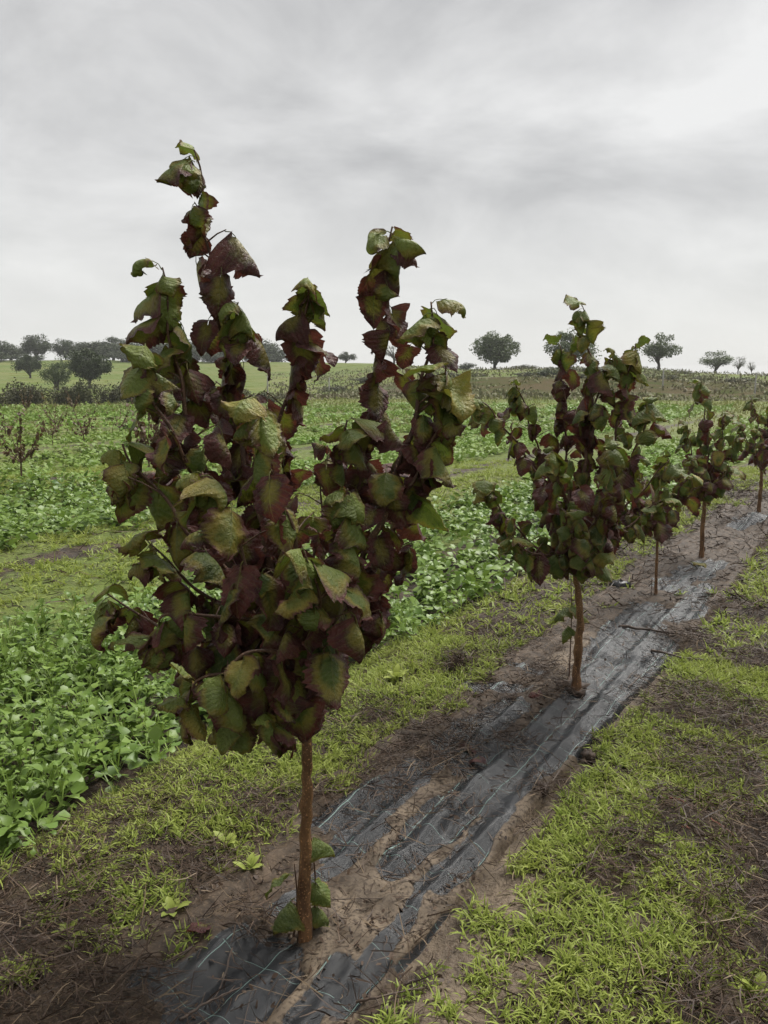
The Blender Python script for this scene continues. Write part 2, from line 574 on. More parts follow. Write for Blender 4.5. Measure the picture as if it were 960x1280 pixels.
# ------------------------------------------------------------------ where the weed fabric still shows through the mud
# strokes: centre line in the photograph, set down on the ground, with a width in metres
STROKES = [
    ([(215, 1235), (300, 1185)], .10), ([(250, 1262), (330, 1200)], .10), ([(300, 1280), (360, 1225)], .045),
    ([(380, 1280), (425, 1215)], .05), ([(425, 1262), (470, 1200)], .045), ([(455, 1218), (500, 1160), (535, 1105)], .028),
    ([(500, 1205), (540, 1165), (572, 1130)], .016),
    ([(345, 1140), (420, 1088), (480, 1035)], .030), ([(415, 1075), (470, 1020), (520, 975)], .06),
    ([(420, 1030), (480, 985), (530, 960)], .09), ([(535, 1110), (580, 1070), (630, 1015)], .055),
    ([(490, 1090), (540, 1030), (600, 975)], .055), ([(540, 1035), (600, 985), (660, 935)], .10),
    ([(610, 1010), (660, 965), (720, 915)], .075), ([(600, 960), (680, 910), (740, 870)], .13),
    ([(560, 935), (620, 900), (640, 885)], .09), ([(590, 858), (650, 860)], .06), ([(640, 832), (670, 840)], .05),
    ([(690, 920), (760, 865), (800, 810)], .20), ([(735, 850), (790, 790), (822, 765)], .16), ([(800, 860), (830, 800)], .10),
    ([(775, 800), (815, 762)], .20), ([(690, 945), (725, 935)], .05), ([(860, 770), (875, 735)], .10),
    ([(640, 1000), (700, 950)], .04), ([(860, 720), (890, 705)], .16), ([(835, 735), (850, 722)], .14),
    ([(920, 660), (950, 645)], .14),
]
STROKES = [([gpt(*q) for q in pl], w) for pl, w in STROKES]


def fabric_show(x, y):
    x, y = np.asarray(x, float), np.asarray(y, float)
    best = np.full(x.shape, -9.0)
    for pl, w in STROKES:
        w = w * 1.02
        for (ax, ay), (bx, by) in zip(pl[:-1], pl[1:]):
            dx, dy = bx - ax, by - ay
            t = np.clip(((x - ax) * dx + (y - ay) * dy) / (dx * dx + dy * dy), 0, 1)
            d = np.hypot(x - ax - t * dx, y - ay - t * dy)
            best = np.maximum(best, 1 - d / w)
    return best          # >0 where the cloth is bare, 1 on a centre line


def tan_mask(x, y):
    u, v = uv_of(x, y)
    nz = fbm(np.asarray(x) * 2.2, np.asarray(y) * 2.2, 33)
    k = (1 - smooth(.12, .34, np.abs(u + .10) + .5 * (nz - .5))) * (1 - .9 * smooth(2.2, 4.2, v)) * .9
    for cx, cy, rad in BARE:
        k = np.maximum(k, .95 * (1 - smooth(.6, 1.3, np.hypot(x - cx, y - cy) / rad + .5 * (nz - .5))))
    return k


# ------------------------------------------------------------------ ground sheet
BARE = [(*gpt(px, py), r) for px, py, r in [
    (640, 1120, .16), (600, 1200, .18), (620, 1050, .14), (700, 945, .12), (800, 1160, .08), (560, 1270, .14), (660, 1010, .1), (560, 860, .08), (740, 800, .2)]]

def build_ground():
    th = np.radians(np.concatenate([np.linspace(-180, -40, 48, endpoint=False), np.linspace(-40, 40, 330, endpoint=False), np.linspace(40, 180, 48, endpoint=False)]))
    rr = [0.25]
    while rr[-1] < 1000:
        r0 = rr[-1]
        rr.append(r0 * (1.016 if r0 < 12 else 1.022 if r0 < 250 else 1.08))
    rr = np.array(rr)
    X = rr[:, None] * np.sin(th)[None]
    Y = rr[:, None] * np.cos(th)[None]
    Z = H(X, Y)
    u, v = uv_of(X, Y)
    r = np.hypot(X, Y)
    az = np.degrees(np.arctan2(X, Y))
    # sunk a little under the cloth
    strip = smooth(-.42, -.30, u) * (1 - smooth(.50, .62, u)) * smooth(-1.6, -1.3, v) * (1 - smooth(11.5, 12, v))
    Z = Z - .035 * strip
    ul = row_u(u)
    nz = fbm(X * 1.3, Y * 1.3, 31)
    own = (np.abs(u) < SPACING / 2)
    mud = np.where(own, tan_mask(X, Y), .2 * (1 - smooth(.10, .3, np.abs(ul) + .3 * (nz - .5))))
    mud = np.maximum(mud, .9 * np.exp(-((np.abs(ul - 0) - 1.22) / .13) ** 2) * (ul > 0))
    mud = mud + .25 * (nz - .5)
    far = smooth(10, 22, r)
    green = far * (.35 + .6 * smooth(.9, 1.4, np.abs(ul))) + .5 * (nz - .5) * far
    green = np.maximum(green, .85 * smooth(28, 45, r))
    green = np.maximum(green, np.where(own, .30 * smooth(.45, .7, np.abs(ul)), .75 * smooth(.05, .25, np.abs(ul))))
    scrub = .9 * smooth(54, 60, r) * (1 - smooth(72, 80, r)) * smooth(-8, 0, az) + .35 * smooth(60, 70, r) * smooth(3, 8, az)
    n, m = X.shape
    V = np.stack([X, Y, Z], -1).reshape(-1, 3)
    i = np.arange(n - 1)[:, None] * m
    j = np.arange(m)[None, :]
    j2 = (j + 1) % m
    Q = np.stack([i + j, i + j2, i + m + j2, i + m + j], -1).reshape(-1, 4)[:, ::-1]
    cap = np.arange(m)
    V = np.vstack([V, [0, 0, H(0, 0)]])
    tri = np.stack([cap, (cap + 1) % m, np.full(m, len(V) - 1)], -1)
    ap = lambda a: np.append(np.broadcast_to(a, X.shape).reshape(-1), 0.3)
    me = mesh_np('ground', V, [Q, tri], [M['ground']], dict(mud=ap(mud), green=ap(green), scrub=ap(scrub)))
    link('ground', me, kind='structure')


build_ground()


def build_fabric():
    us = np.arange(-.40, .60, .011)
    vv = np.concatenate([np.arange(-1.5, 4, .018), np.arange(4, 11.8, .035)])
    Vg, Ug = np.meshgrid(vv, us, indexing='ij')
    edgeL = .52 + .03 * np.sin(vv * .8 + 1)
    edgeR = -.33 + .03 * np.sin(vv * .8 + 1)
    tt = (Ug - us[0]) / (us[-1] - us[0])
    U = edgeR[:, None] + tt * (edgeL - edgeR)[:, None]
    X, Y = xy_of(U, Vg)
    show = fabric_show(X, Y) + .55 * (fbm(X * 7, Y * 7, 51) - .5)
    show = show + .9 * (fbm(U * 16, Vg * 1.6, 53) - .5) - .02
    mud = 1 - smooth(-.12, .22, show)
    # long soft folds running down the row
    fold = .030 * np.sin((U + .05 * np.sin(Vg * 1.1)) * 34 + 3 * fbm(U * 2, Vg * .8, 57)) * fbm(U * 3, Vg * .9, 59)
    fold = fold + .012 * np.sin(U * 70 + 5 * fbm(U * 2, Vg * 1.3, 61)) * fbm(U * 2, Vg * 1.7, 63)
    Z = H(X, Y) + fold * (1 - .6 * mud) + .010 * mud + mud * (.022 * (fbm(X * 16, Y * 16, 65) - .5) + .012 * (fbm(X * 45, Y * 45, 66, 2) - .5))
    e = np.minimum(tt, 1 - tt)
    Z = Z - .05 * (1 - smooth(0, .06, e)) - .05 * (1 - smooth(-1.5, -1.35, Vg)) - .05 * smooth(11.4, 11.8, Vg)
    n, m = X.shape
    i = np.arange(n - 1)[:, None] * m
    j = np.arange(m - 1)[None, :]
    Q = np.stack([i + j, i + j + 1, i + m + j + 1, i + m + j], -1).reshape(-1, 4)[:, ::-1]
    me = mesh_np('weed_fabric', np.stack([X, Y, Z], -1).reshape(-1, 3), [Q], [M['fabric']], dict(mud=mud.reshape(-1), tan=tan_mask(X, Y).reshape(-1)),
                 uv=np.stack([U, Vg], -1).reshape(-1, 2))
    link('weed_fabric', me, label='strip of black woven weed fabric half buried in mud along the near tree row', cat='weed fabric')


build_fabric()


# ------------------------------------------------------------------ hazel leaves
def leaf_mesh(seed, curl, fold, wave, tipcurl=0.0, L=1.0):
    g = np.random.default_rng(seed)
    n, m = 25, 9
    cup = g.normal(-.25, .30)
    t = np.linspace(0, 1, n)
    w = .54 * np.sin(np.pi * np.clip(t, 0, 1) ** .64) ** .60 * (1 - .12 * t)
    w[0] = .015
    w[1] = max(w[1], .22)
    w[2] = max(w[2], .33)
    w[-1] = .01
    w = w * (1 + .045 * np.where(np.arange(n) % 2, 1, -1) * (t > .1) * (t < .98)) * (1 + .16 * (g.random(n) - .5))
    s = np.linspace(-1, 1, m)
    ph = g.random(4) * 6.28
    Sg, Tg = np.meshgrid(s, t)
    a = np.abs(Sg)
    asym = 1 + .12 * (g.random() - .5) * np.sign(Sg)
    X = Sg * w[:, None] * asym
    y0 = Tg - .24 * a * (1 - Tg) ** 2 - .05 * a * a
    hz = -fold * (a ** 1.6) * w[:, None] * .9 - .03 * (1 - np.exp(-a * 9)) + 1.5 * wave * (a ** 2) * (np.sin(Tg * 9 + ph[0] + (Sg > 0) * 2.1) + .6 * np.sin(Tg * 17 + ph[1] - (Sg > 0) * 1.3))
    hz = 1.0 * hz + cup * a ** 2 * w[:, None] + .085 * (fbm(Sg * 2 + seed, Tg * 3.5, seed) - .5) * 2 * (.3 + a) + .05 * (fbm(Sg * 5 + seed, Tg * 9, seed + 5, 2) - .5) * a
    hz = hz + .008 * np.sin((Tg - .40 * a) * 44) * a * (1 - a) * 2 + .03 * np.sin(Tg * 5 + ph[2]) * np.sin(Sg * 3 + ph[3])
    tt = np.linspace(-.2, 1, 61)
    ang = curl * np.clip(tt, 0, 1) ** 1.2 + tipcurl * np.clip((tt - .45) / .55, 0, 1) ** 2
    dt = tt[1] - tt[0]
    cy, cz = np.cumsum(np.cos(ang)) * dt, -np.cumsum(np.sin(ang)) * dt
    i0 = np.argmin(np.abs(tt))
    cy, cz = cy - cy[i0], cz - cz[i0]
    A = np.interp(y0, tt, ang)
    YY = np.interp(y0, tt, cy) + hz * np.sin(A)
    ZZ = np.interp(y0, tt, cz) + hz * np.cos(A)
    pet = .34
    V = np.stack([X, YY + pet, ZZ], -1).reshape(-1, 3)
    i = np.arange(n - 1)[:, None] * m
    j = np.arange(m - 1)[None, :]
    Q = np.stack([i + j, i + j + 1, i + m + j + 1, i + m + j], -1).reshape(-1, 4)
    pv, pf = tube_np([[0, 0, -.05], [0, .35 * pet, .035], [0, .75 * pet, .03], [0, pet, 0], [0, pet + .12, .004]], [.016, .012, .011, .012, .006], 4)
    uv = np.vstack([np.stack([Sg, Tg], -1).reshape(-1, 2), np.tile([0.0, 0.0], (len(pv), 1))])
    VV, FF = merge([(V, [Q]), (pv, pf)])
    return mesh_np('hazel_leaf', VV, FF, [M['leaf']], uv=uv)


LEAVES = [leaf_mesh(11 + i, c, f, wv, tc) for i, (c, f, wv, tc) in enumerate([
    (.25, .25, .030, 0), (.45, .15, .045, .3), (.6, .35, .035, 0), (.35, -.15, .05, .6), (.8, .45, .04, .4), (.2, .55, .06, .2),
    (.5, .05, .07, .8), (.9, .25, .05, 0), (.3, .40, .045, 1.0), (.65, .6, .05, .3), (.1, .3, .055, 0), (.4, .8, .06, .5), (1.1, .3, .06, .6), (.7, .9, .07, .2), (.5, .4, .08, 1.4), (1.0, .6, .05, 0), (.3, -.3, .08, .9), (.8, .1, .09, .5)])]
CURLED = [leaf_mesh(91 + i, c, f, wv, tc) for i, (c, f, wv, tc) in enumerate([
    (1.9, .5, .05, .6), (1.4, .8, .05, 1.2), (2.6, .6, .06, .8), (3.6, .4, .05, 1.6)])]


def place_leaf(tree, p, o, alpha, roll, size, wide, mesh, colr):
    o = Vector(o).normalized()
    z = Vector((0, 0, 1))
    d = (o * math.cos(alpha) - z * math.sin(alpha)).normalized()
    n = (z * math.cos(alpha) + o * math.sin(alpha)).normalized()
    s = d.cross(n)
    rm = Matrix.Rotation(roll, 3, d)
    s, n = rm @ s, rm @ n
    mat = Matrix(((s.x * wide, d.x, n.x), (s.y * wide, d.y, n.y), (s.z * wide, d.z, n.z))) * size
    ob = bpy.data.objects.new('leaf', mesh)
    COL.objects.link(ob)
    ob.parent = tree
    mw = mat.to_4x4()
    mw.translation = Vector(p) - tree.location
    ob.matrix_local = mw
    ob.color = (*colr, 1)
    return ob


def hazel(label, base_px, trunk, stems, depth_scale, leaf_size, step, trunk_r, seed, group='young hazel trees along the near row', young=.5, cap=298, redder=0.0):
    """trunk and stems are traced as bundles of points; every stem also swings towards or away from the viewer"""
    g = np.random.default_rng(seed)
    bx, by = gpt(*base_px)
    bz = float(H(bx, by))
    tree = link('hazel_tree', None, loc=(bx, by, bz), label=label, cat='tree', group=group)
    tree.empty_display_size = .1
    loc = np.array([bx, by, bz])
    TP = np.array([ypt(a, b, by) for a, b in trunk])
    TP[0] = loc - [0, 0, .06]
    P = spline(TP, 26)
    q = np.linspace(0, 1, 26)
    rad = trunk_r * (1.0 - .25 * q) * (1 + .35 * np.exp(-q * 26 * .35)) * (1 + .10 * np.sin(q * 31 + seed) * g.random(26)) * (1 + .16 * (g.random(26) < .18))
    P = P + (g.random(P.shape) - .5) * trunk_r * .34
    V, F = tube_np(P - loc, rad, 10, .10, seed)
    link('trunk', mesh_np('trunk', V, F, [M['bark']]), tree)
    nodes = []
    for si, st in enumerate(stems):
        pts = np.array([ypt(a, b, by + c * depth_scale) for a, b, c in st['p']])
        n = 30
        SP = spline(pts, n)
        ln = np.concatenate([[0], np.cumsum(np.linalg.norm(np.diff(SP, axis=0), axis=1))])
        SP = SP + .008 * np.stack([np.sin(ln * 28 + si), np.cos(ln * 23 + si * 2), 0 * ln], -1)
        rb = st.get('r', trunk_r * .42)
        V, F = tube_np(SP - loc, np.linspace(rb, .0022, n) * (1 + .12 * np.sin(ln * 90)), 6, .08, seed + si)
        tube = [(V, F)]
        tot = ln[-1]
        s = tot * st.get('from', .16)
        phi = g.random() * 6.28
        while s < tot:
            f = s / tot
            p = np.array([np.interp(s, ln, SP[:, q]) for q in range(3)])
            if g.random() < .5 and tot - s > .10:          # a short side twig carries this leaf
                q = np.array([math.cos(phi), math.sin(phi), .55]) * (.02 + .065 * g.random())
                tube.append(tube_np(np.array([p, p + q * .55 + [0, 0, .004], p + q]) - loc, [.0026, .0020, .0014], 4))
                p = p + q
            nodes.append((si, f, p, phi, tot - s, st))
            phi += 2.4 + .5 * (g.random() - .5)
            s += step * (.80 + .50 * f) * (.75 + .5 * g.random())
        V, F = merge(tube)
        link('branch', mesh_np('branch', V, F, [M['stem']]), tree)
        for q in range(4):
            nodes.append((si, 1.0, SP[-1] - [0, 0, .012 * q], phi + 1.6 * q, .015 * q, st))
    # the leaves that show largest are parts of their own; those deeper in the crown are joined below
    nodes.sort(key=lambda q: q[2][1] - .4 * math.exp(-q[4] / .2) + .25 * g.random())
    inner = []
    ax = np.array([bx, by])
    for li, (si, f, p, phi, left, st) in enumerate(nodes):
        o = np.array([math.cos(phi), math.sin(phi), 0.0])
        out = np.append(p[:2] - ax, 0)
        out = out / (np.linalg.norm(out) + 1e-6)
        o = o + .55 * out
        tipness = math.exp(-left / .15)
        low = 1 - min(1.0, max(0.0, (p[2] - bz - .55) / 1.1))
        alpha = R(72) * (1 - tipness) + R(36) * tipness + g.normal(0, R(19))
        if left == 0.0:
            alpha = R(-8) + g.normal(0, R(14))
        size = leaf_size * (1.0 - .12 * tipness) * (.62 + .50 * g.random())
        yg = np.clip(young * tipness * (.6 + .6 * g.random()) + (g.random() < .04) * .5 * young, 0, 1)
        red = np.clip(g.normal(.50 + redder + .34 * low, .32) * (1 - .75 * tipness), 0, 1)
        yl = .85 if g.random() < .13 else .15 * g.random()
        cur = g.random() < .12 + .30 * tipness
        mesh = CURLED[g.integers(0, 4)] if cur else LEAVES[g.integers(len(LEAVES))]
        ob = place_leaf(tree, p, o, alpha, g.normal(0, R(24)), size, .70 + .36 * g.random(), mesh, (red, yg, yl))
        if li >= cap:
            inner.append(ob)
    if inner:
        vs_, uvs, off, qs = [], [], 0, {}
        for ob in inner:
            me = ob.data
            co = np.empty(len(me.vertices) * 3, np.float32)
            me.vertices.foreach_get('co', co)
            mt = np.array(ob.matrix_basis)
            vs_.append(co.reshape(-1, 3) @ mt[:3, :3].T + mt[:3, 3])
            uu = np.zeros((len(me.vertices), 2), np.float32)
            for lp, q in zip(me.loops, me.uv_layers[0].data):
                uu[lp.vertex_index] = q.uv
            uvs.append(uu)
            for pl in me.polygons:
                qs.setdefault(len(pl.vertices), []).append([q + off for q in pl.vertices])
            off += len(me.vertices)
            bpy.data.objects.remove(ob)
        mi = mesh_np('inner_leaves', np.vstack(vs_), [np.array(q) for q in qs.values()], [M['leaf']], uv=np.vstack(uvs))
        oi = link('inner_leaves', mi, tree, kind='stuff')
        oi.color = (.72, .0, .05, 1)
    print('LEAVES', label[:30], len(nodes))
    return tree


def S(*p, **k):
    return dict(p=list(p), **k)


t1_stems = [
    S((388, 872, 0), (360, 780, 0), (325, 650, .02), (300, 560, .03), (283, 460, .05), (268, 360, .05), (255, 270, .03), (244, 188, 0), r=.014),
    S((386, 868, 0), (330, 760, -.08), (270, 640, -.12), (235, 520, -.12), (215, 430, -.1), (203, 335, -.1), r=.012),
    S((388, 862, 0), (352, 740, .1), (338, 610, .15), (362, 480, .15), (378, 400, .12), (385, 348, .1), r=.012),
    S((390, 872, 0), (412, 780, .02), (437, 660, .05), (462, 520, .06), (480, 400, .05), (487, 284, .03), r=.013),
    S((390, 870, 0), (430, 760, -.1), (480, 640, -.1), (518, 520, -.08), (536, 440, -.05), (542, 378, -.05), r=.012),
    S((388, 866, 0), (400, 780, -.2), (425, 690, -.25), (437, 612, -.28)),
    S((385, 870, 0), (310, 806, -.1), (240, 800, -.15), (180, 775, -.15), (138, 742, -.15)),
    S((385, 862, 0), (300, 740, -.2), (225, 650, -.25), (172, 585, -.25), (155, 555, -.25)),
    S((386, 860, 0), (350, 780, -.3), (300, 690, -.38), (255, 590, -.4)),
    S((388, 852, 0), (380, 760, -.3), (360, 650, -.38), (332, 540, -.35), (325, 498, -.35)),
    S((388, 852, 0), (390, 750, .3), (400, 650, .4), (408, 560, .4)),
    S((388, 862, 0), (330, 770, .3), (270, 680, .4), (225, 590, .4)),
    S((390, 862, 0), (440, 790, .2), (475, 720, .3), (495, 650, .3), (510, 580, .3)),
    S((388, 874, 0), (350, 850, -.2), (295, 840, -.25), (245, 850, -.25), (232, 872, -.25)), S((388, 872, 0), (360, 825, -.3), (310, 815, -.35), (285, 840, -.36)),
    S((388, 868, 0), (340, 790, -.15), (270, 770, -.22), (205, 770, -.22), (190, 800, -.22)),
    S((388, 880, 0), (370, 850, -.2), (345, 860, -.3), (335, 890, -.3)),
    S((388, 870, 0), (400, 810, -.3), (395, 740, -.4), (385, 690, -.42)),
    S((480, 640, -.1), (515, 600, -.1), (545, 545, -.1), (560, 500, -.1), r=.006),
    S((283, 462, .05), (296, 420, .03), (301, 378, .0), r=.005),
    S((262, 624, -.12), (225, 560, -.2), (190, 500, -.2), (178, 430, -.2), r=.007),
    S((350, 770, .05), (290, 760, -.1), (225, 720, -.2), (190, 680, -.2), r=.007),
    S((388, 880, 0), (375, 870, .2), (345, 850, .3), (300, 830, .35)),
    S((338, 610, .15), (312, 540, .2), (302, 485, .22), r=.006), S((437, 660, .05), (428, 585, 0), (430, 525, -.03), r=.006),
    S((518, 520, -.08), (550, 485, -.1), (562, 455, -.1), r=.005),
    S((388, 870, 0), (330, 815, .2), (270, 800, .28), (240, 815, .3)), S((386, 884, 0), (350, 870, -.05), (315, 868, -.1), (296, 885, -.1)), S((387, 876, 0), (330, 850, .1), (270, 830, .12), (235, 840, .12)),
]
hazel('tallest young hazel tree in the foreground, purple brown leaves, bare brown trunk', (380, 1178),
      [(380, 1178), (381, 1090), (383, 1000), (384, 930), (388, 862)], t1_stems, 1.0, .107, .029, .0180, 5, young=.9, redder=.02)

t2_stems = [
    S((718, 702, 0), (728, 600, 0), (741, 500, 0), (736, 430, 0), (728, 382, 0), r=.012),
    S((718, 700, 0), (690, 625, -.1), (650, 560, -.15), (612, 512, -.15), (598, 500, -.15)),
    S((718, 700, 0), (700, 640, .2), (672, 560, .25), (650, 490, .2), (645, 478, .2)),
    S((718, 702, 0), (680, 690, -.1), (640, 655, -.15), (612, 610, -.15), (605, 598, -.15)),
    S((718, 700, 0), (750, 620, 0), (775, 520, 0), (790, 450, 0), (794, 430, 0)),
    S((718, 700, 0), (760, 640, -.2), (796, 560, -.2), (812, 496, -.2)),
    S((718, 700, 0), (770, 645, .1), (815, 600, .1), (835, 575, .1)),
    S((718, 700, 0), (712, 640, -.3), (692, 580, -.35), (690, 560, -.35)),
    S((718, 700, 0), (710, 600, .3), (705, 500, .3), (700, 430, .3)),
    S((718, 700, 0), (745, 650, -.3), (760, 600, -.35), (765, 550, -.35)),
    S((718, 704, 0), (690, 695, -.2), (660, 690, -.25), (640, 672, -.25)),
    S((718, 702, 0), (750, 680, 0), (795, 650, 0), (825, 625, 0)),
    S((735, 560, 0), (750, 480, 0), (768, 440, 0), r=.006),
    S((718, 700, 0), (720, 660, -.35), (722, 640, -.4)),
    S((718, 700, 0), (745, 690, .25), (760, 640, .3), (770, 600, .3)),
    S((718, 706, 0), (735, 700, -.25), (745, 690, -.3)),
]
hazel('second hazel tree of the near row, dense crown above bare trunk beside the fabric', (720, 866),
      [(720, 866), (722, 820), (725, 770), (718, 702)], t2_stems, 1.0, .110, .029, .021, 9, young=.55, redder=-.14)
t3_stems = [
    S((822, 655, 0), (826, 610, 0), (828, 565, 0)), S((822, 655, 0), (805, 620, -.1), (795, 575, -.1)),
    S((822, 655, 0), (845, 625, -.05), (862, 590, -.05)), S((822, 655, 0), (812, 640, -.2), (800, 625, -.25)),
    S((822, 655, 0), (838, 640, .2), (846, 610, .25)),
]
hazel('thin young hazel sapling on a slender stem, behind the second hazel tree', (820, 746),
      [(820, 746), (821, 700), (823, 655)], t3_stems, 1.0, .14, .050, .011, 13, young=.6, redder=-.25)
t4_stems = [
    S((882, 610, 0), (885, 560, 0), (880, 510, 0), (875, 475, 0)), S((882, 610, 0), (900, 560, -.1), (905, 515, -.1)),
    S((882, 610, 0), (866, 570, -.1), (856, 530, -.1)), S((882, 610, 0), (905, 580, .1), (922, 545, .1)),
    S((882, 612, 0), (862, 600, -.2), (850, 580, -.2)), S((882, 612, 0), (900, 600, -.2), (912, 580, -.2)),
    S((882, 610, 0), (880, 570, .3), (868, 540, .3)), S((882, 612, 0), (875, 600, -.3), (870, 570, -.35)),
]
hazel('narrow hazel tree with a leafy spire top, third full tree up the near row', (877, 696),
      [(877, 696), (879, 650), (882, 610)], t4_stems, 1.0, .130, .042, .020, 17, young=.5, redder=-.15)
t5_stems = [
    S((953, 575, 0), (948, 530, 0), (938, 498, 0)), S((953, 575, 0), (965, 530, 0), (968, 490, 0)),
    S((953, 575, 0), (935, 555, -.2), (926, 528, -.2)), S((953, 577, 0), (975, 555, -.2), (992, 520, -.2)),
    S((953, 577, 0), (955, 560, -.4), (950, 535, -.4)), S((953, 577, 0), (960, 555, .4), (975, 540, .4)),
]
hazel('hazel tree at the right edge of the picture, farthest of the near row', (948, 641),
      [(948, 641), (951, 610), (953, 575)], t5_stems, 1.0, .135, .045, .022, 21, young=.4)


def sucker(label, px, top, leaves, seed, r=.004):
    g = np.random.default_rng(seed)
    bx, by = gpt(*px)
    bz = float(H(bx, by))
    root = link('hazel_sucker', None, loc=(bx, by, bz), label=label, cat='shoot', group='suckers at the hazel trunks')
    root.empty_display_size = .05
    loc = np.array([bx, by, bz])
    tip = ypt(*top, by)
    P = spline([loc - [0, 0, .02], (loc + tip) / 2 + [.01, 0, 0], tip], 10)
    V, F = tube_np(P - loc, np.linspace(r, .0016, 10), 5)
    link('stem', mesh_np('stem', V, F, [M['stem']]), root)
    for f, phi, size, al in leaves:
        p = loc + (tip - loc) * f
        place_leaf(root, p, (math.cos(phi), math.sin(phi), 0), al, g.normal(0, .2), size, 1.0, LEAVES[g.integers(len(LEAVES))], (0.02, .28, .05))


sucker('low green leafy sucker just left of the foreground hazel trunk', (366, 1172), (368, 1080),
       [(.9, 3.4, .085, .5), (.55, 3.9, .09, .5), (.35, 3.0, .07, .6)], 3)
sucker('low green leafy sucker just right of the foreground hazel trunk', (392, 1165), (388, 1040),
       [(.98, -.2, .075, .35), (.55, -.5, .08, .7), (.3, -.1, .07, .8)], 4)
sucker('thin upright green sucker beside the trunk of the second hazel tree', (711, 852), (713, 690),
       [(.95, 2.9, .09, .7), (.6, 3.3, .10, .6), (.45, 3.5, .09, .9), (.62, -.3, .11, .7), (.8, 0, .08, .6)], 5)


# ------------------------------------------------------------------ hazels of the rows beyond: leaves too small to pick apart
def small_hazel_meshes(seed, h=1.35, nleaf=150, spread=.5):
    g = np.random.default_rng(seed)
    parts = [tube_np(spline([[0, 0, -.05], [.01, 0, .12 * h], [0, .01, .24 * h]], 8), np.linspace(.016, .011, 8), 6)]
    B, Hd = [], []
    for i in range(9):
        a = i * 2.4 + g.random()
        e = np.array([math.cos(a) * spread * (.5 + .5 * g.random()), math.sin(a) * spread * (.5 + .5 * g.random()), h * (.72 + .3 * g.random())])
        e[2] *= .6 + .45 * g.random()
        P = spline([[0, 0, .20 * h], [e[0] * .5, e[1] * .5, .55 * e[2]], e], 9)
        parts.append(tube_np(P, np.linspace(.008, .002, 9), 4))
        for q in range(nleaf // 9):
            f = .25 + .75 * g.random()
            B.append(np.array([np.interp(f, np.linspace(0, 1, 9), P[:, k]) for k in range(3)]) + (g.random(3) - .5) * .05)
    V1, F1 = merge(parts)
    B = np.array(B)
    n = len(B)
    V, Q, t, per = blades(B, g.random(n) * 6.28, -.4 - g.random(n) * .8, .5 * g.random(n), .05 + .045 * g.random(n), .018 + .016 * g.random(n),
                          [.1, .9, 1, .75, .05], 4, .25, g.normal(0, .5, n))
    rnd = np.repeat(g.random(n), per)
    return mesh_np('trunk', V1, F1, [M['stem']]), mesh_np('crown', V, [Q], [M['smallleaf']], dict(rnd=rnd, t=t))


SMALL = [small_hazel_meshes(s, h, n, sp) for s, h, n, sp in ((31, 1.35, 170, .5), (33, 1.15, 90, .5), (35, 1.5, 200, .42), (37, 1.25, 60, .6))]
SM = [((28, 600), 0, 1.0, 'reddish brown young hazel bush at the left edge, in the row beyond the crop'),
      ((105, 556), 1, 1.0, 'small sparse reddish hazel bush in mid field, right of the left edge bush'),
      ((66, 556), 3, .9, 'nearly bare young hazel between the two reddish bushes at left'),
      ((186, 590), 2, 1.15, 'brown leaved hazel bush half hidden behind the foreground tree at left'),
      ((8, 548), 1, .9, 'sparse far hazel bush against the left picture edge below the hedge'),
      ((150, 545), 3, .9, 'leafless looking young hazel in the far row below the round dark oak')]
for (px, k, sc, lab) in SM:
    x, y = gpt(*px)
    root = link('young_hazel', None, loc=(x, y, float(H(x, y))), label=lab, cat='tree', group='young hazels in the rows beyond')
    root.scale = (sc,) * 3
    root.rotation_euler.z = px[0] * .37
    link('trunk', SMALL[k][0], root)
    link('crown', SMALL[k][1], root)
far_spots = []
for row in (2, 3, 4, 5, 6):
    for i in range(40):
        v = 2.0 + i * 2.35 + row * .7
        x, y = xy_of(row * SPACING, v)
        az = math.degrees(math.atan2(x, y))
        if y > 15 and -30 < az < -8 and math.hypot(x, y) < 40 and rng.random() < .4:
            far_spots.append((x, y))
far_spots.sort(key=lambda q: q[0] / q[1])
ORDH = ['first', 'second', 'third', 'fourth', 'fifth', 'sixth', 'seventh', 'eighth', 'ninth', 'tenth']
for i, (x, y) in enumerate(far_spots[:10]):
    k = i % 4
    root = link('young_hazel', None, loc=(x, y, float(H(x, y))), label='thin brown young hazel, %s from the left in the far orchard rows' % ORDH[i], cat='tree',
                group='far young hazels')
    sc = .7 + .35 * rng.random()
    root.scale = (sc,) * 3
    root.rotation_euler.z = rng.random() * 6.28
    link('trunk', SMALL[k][0], root)
    link('crown', SMALL[k][1], root)


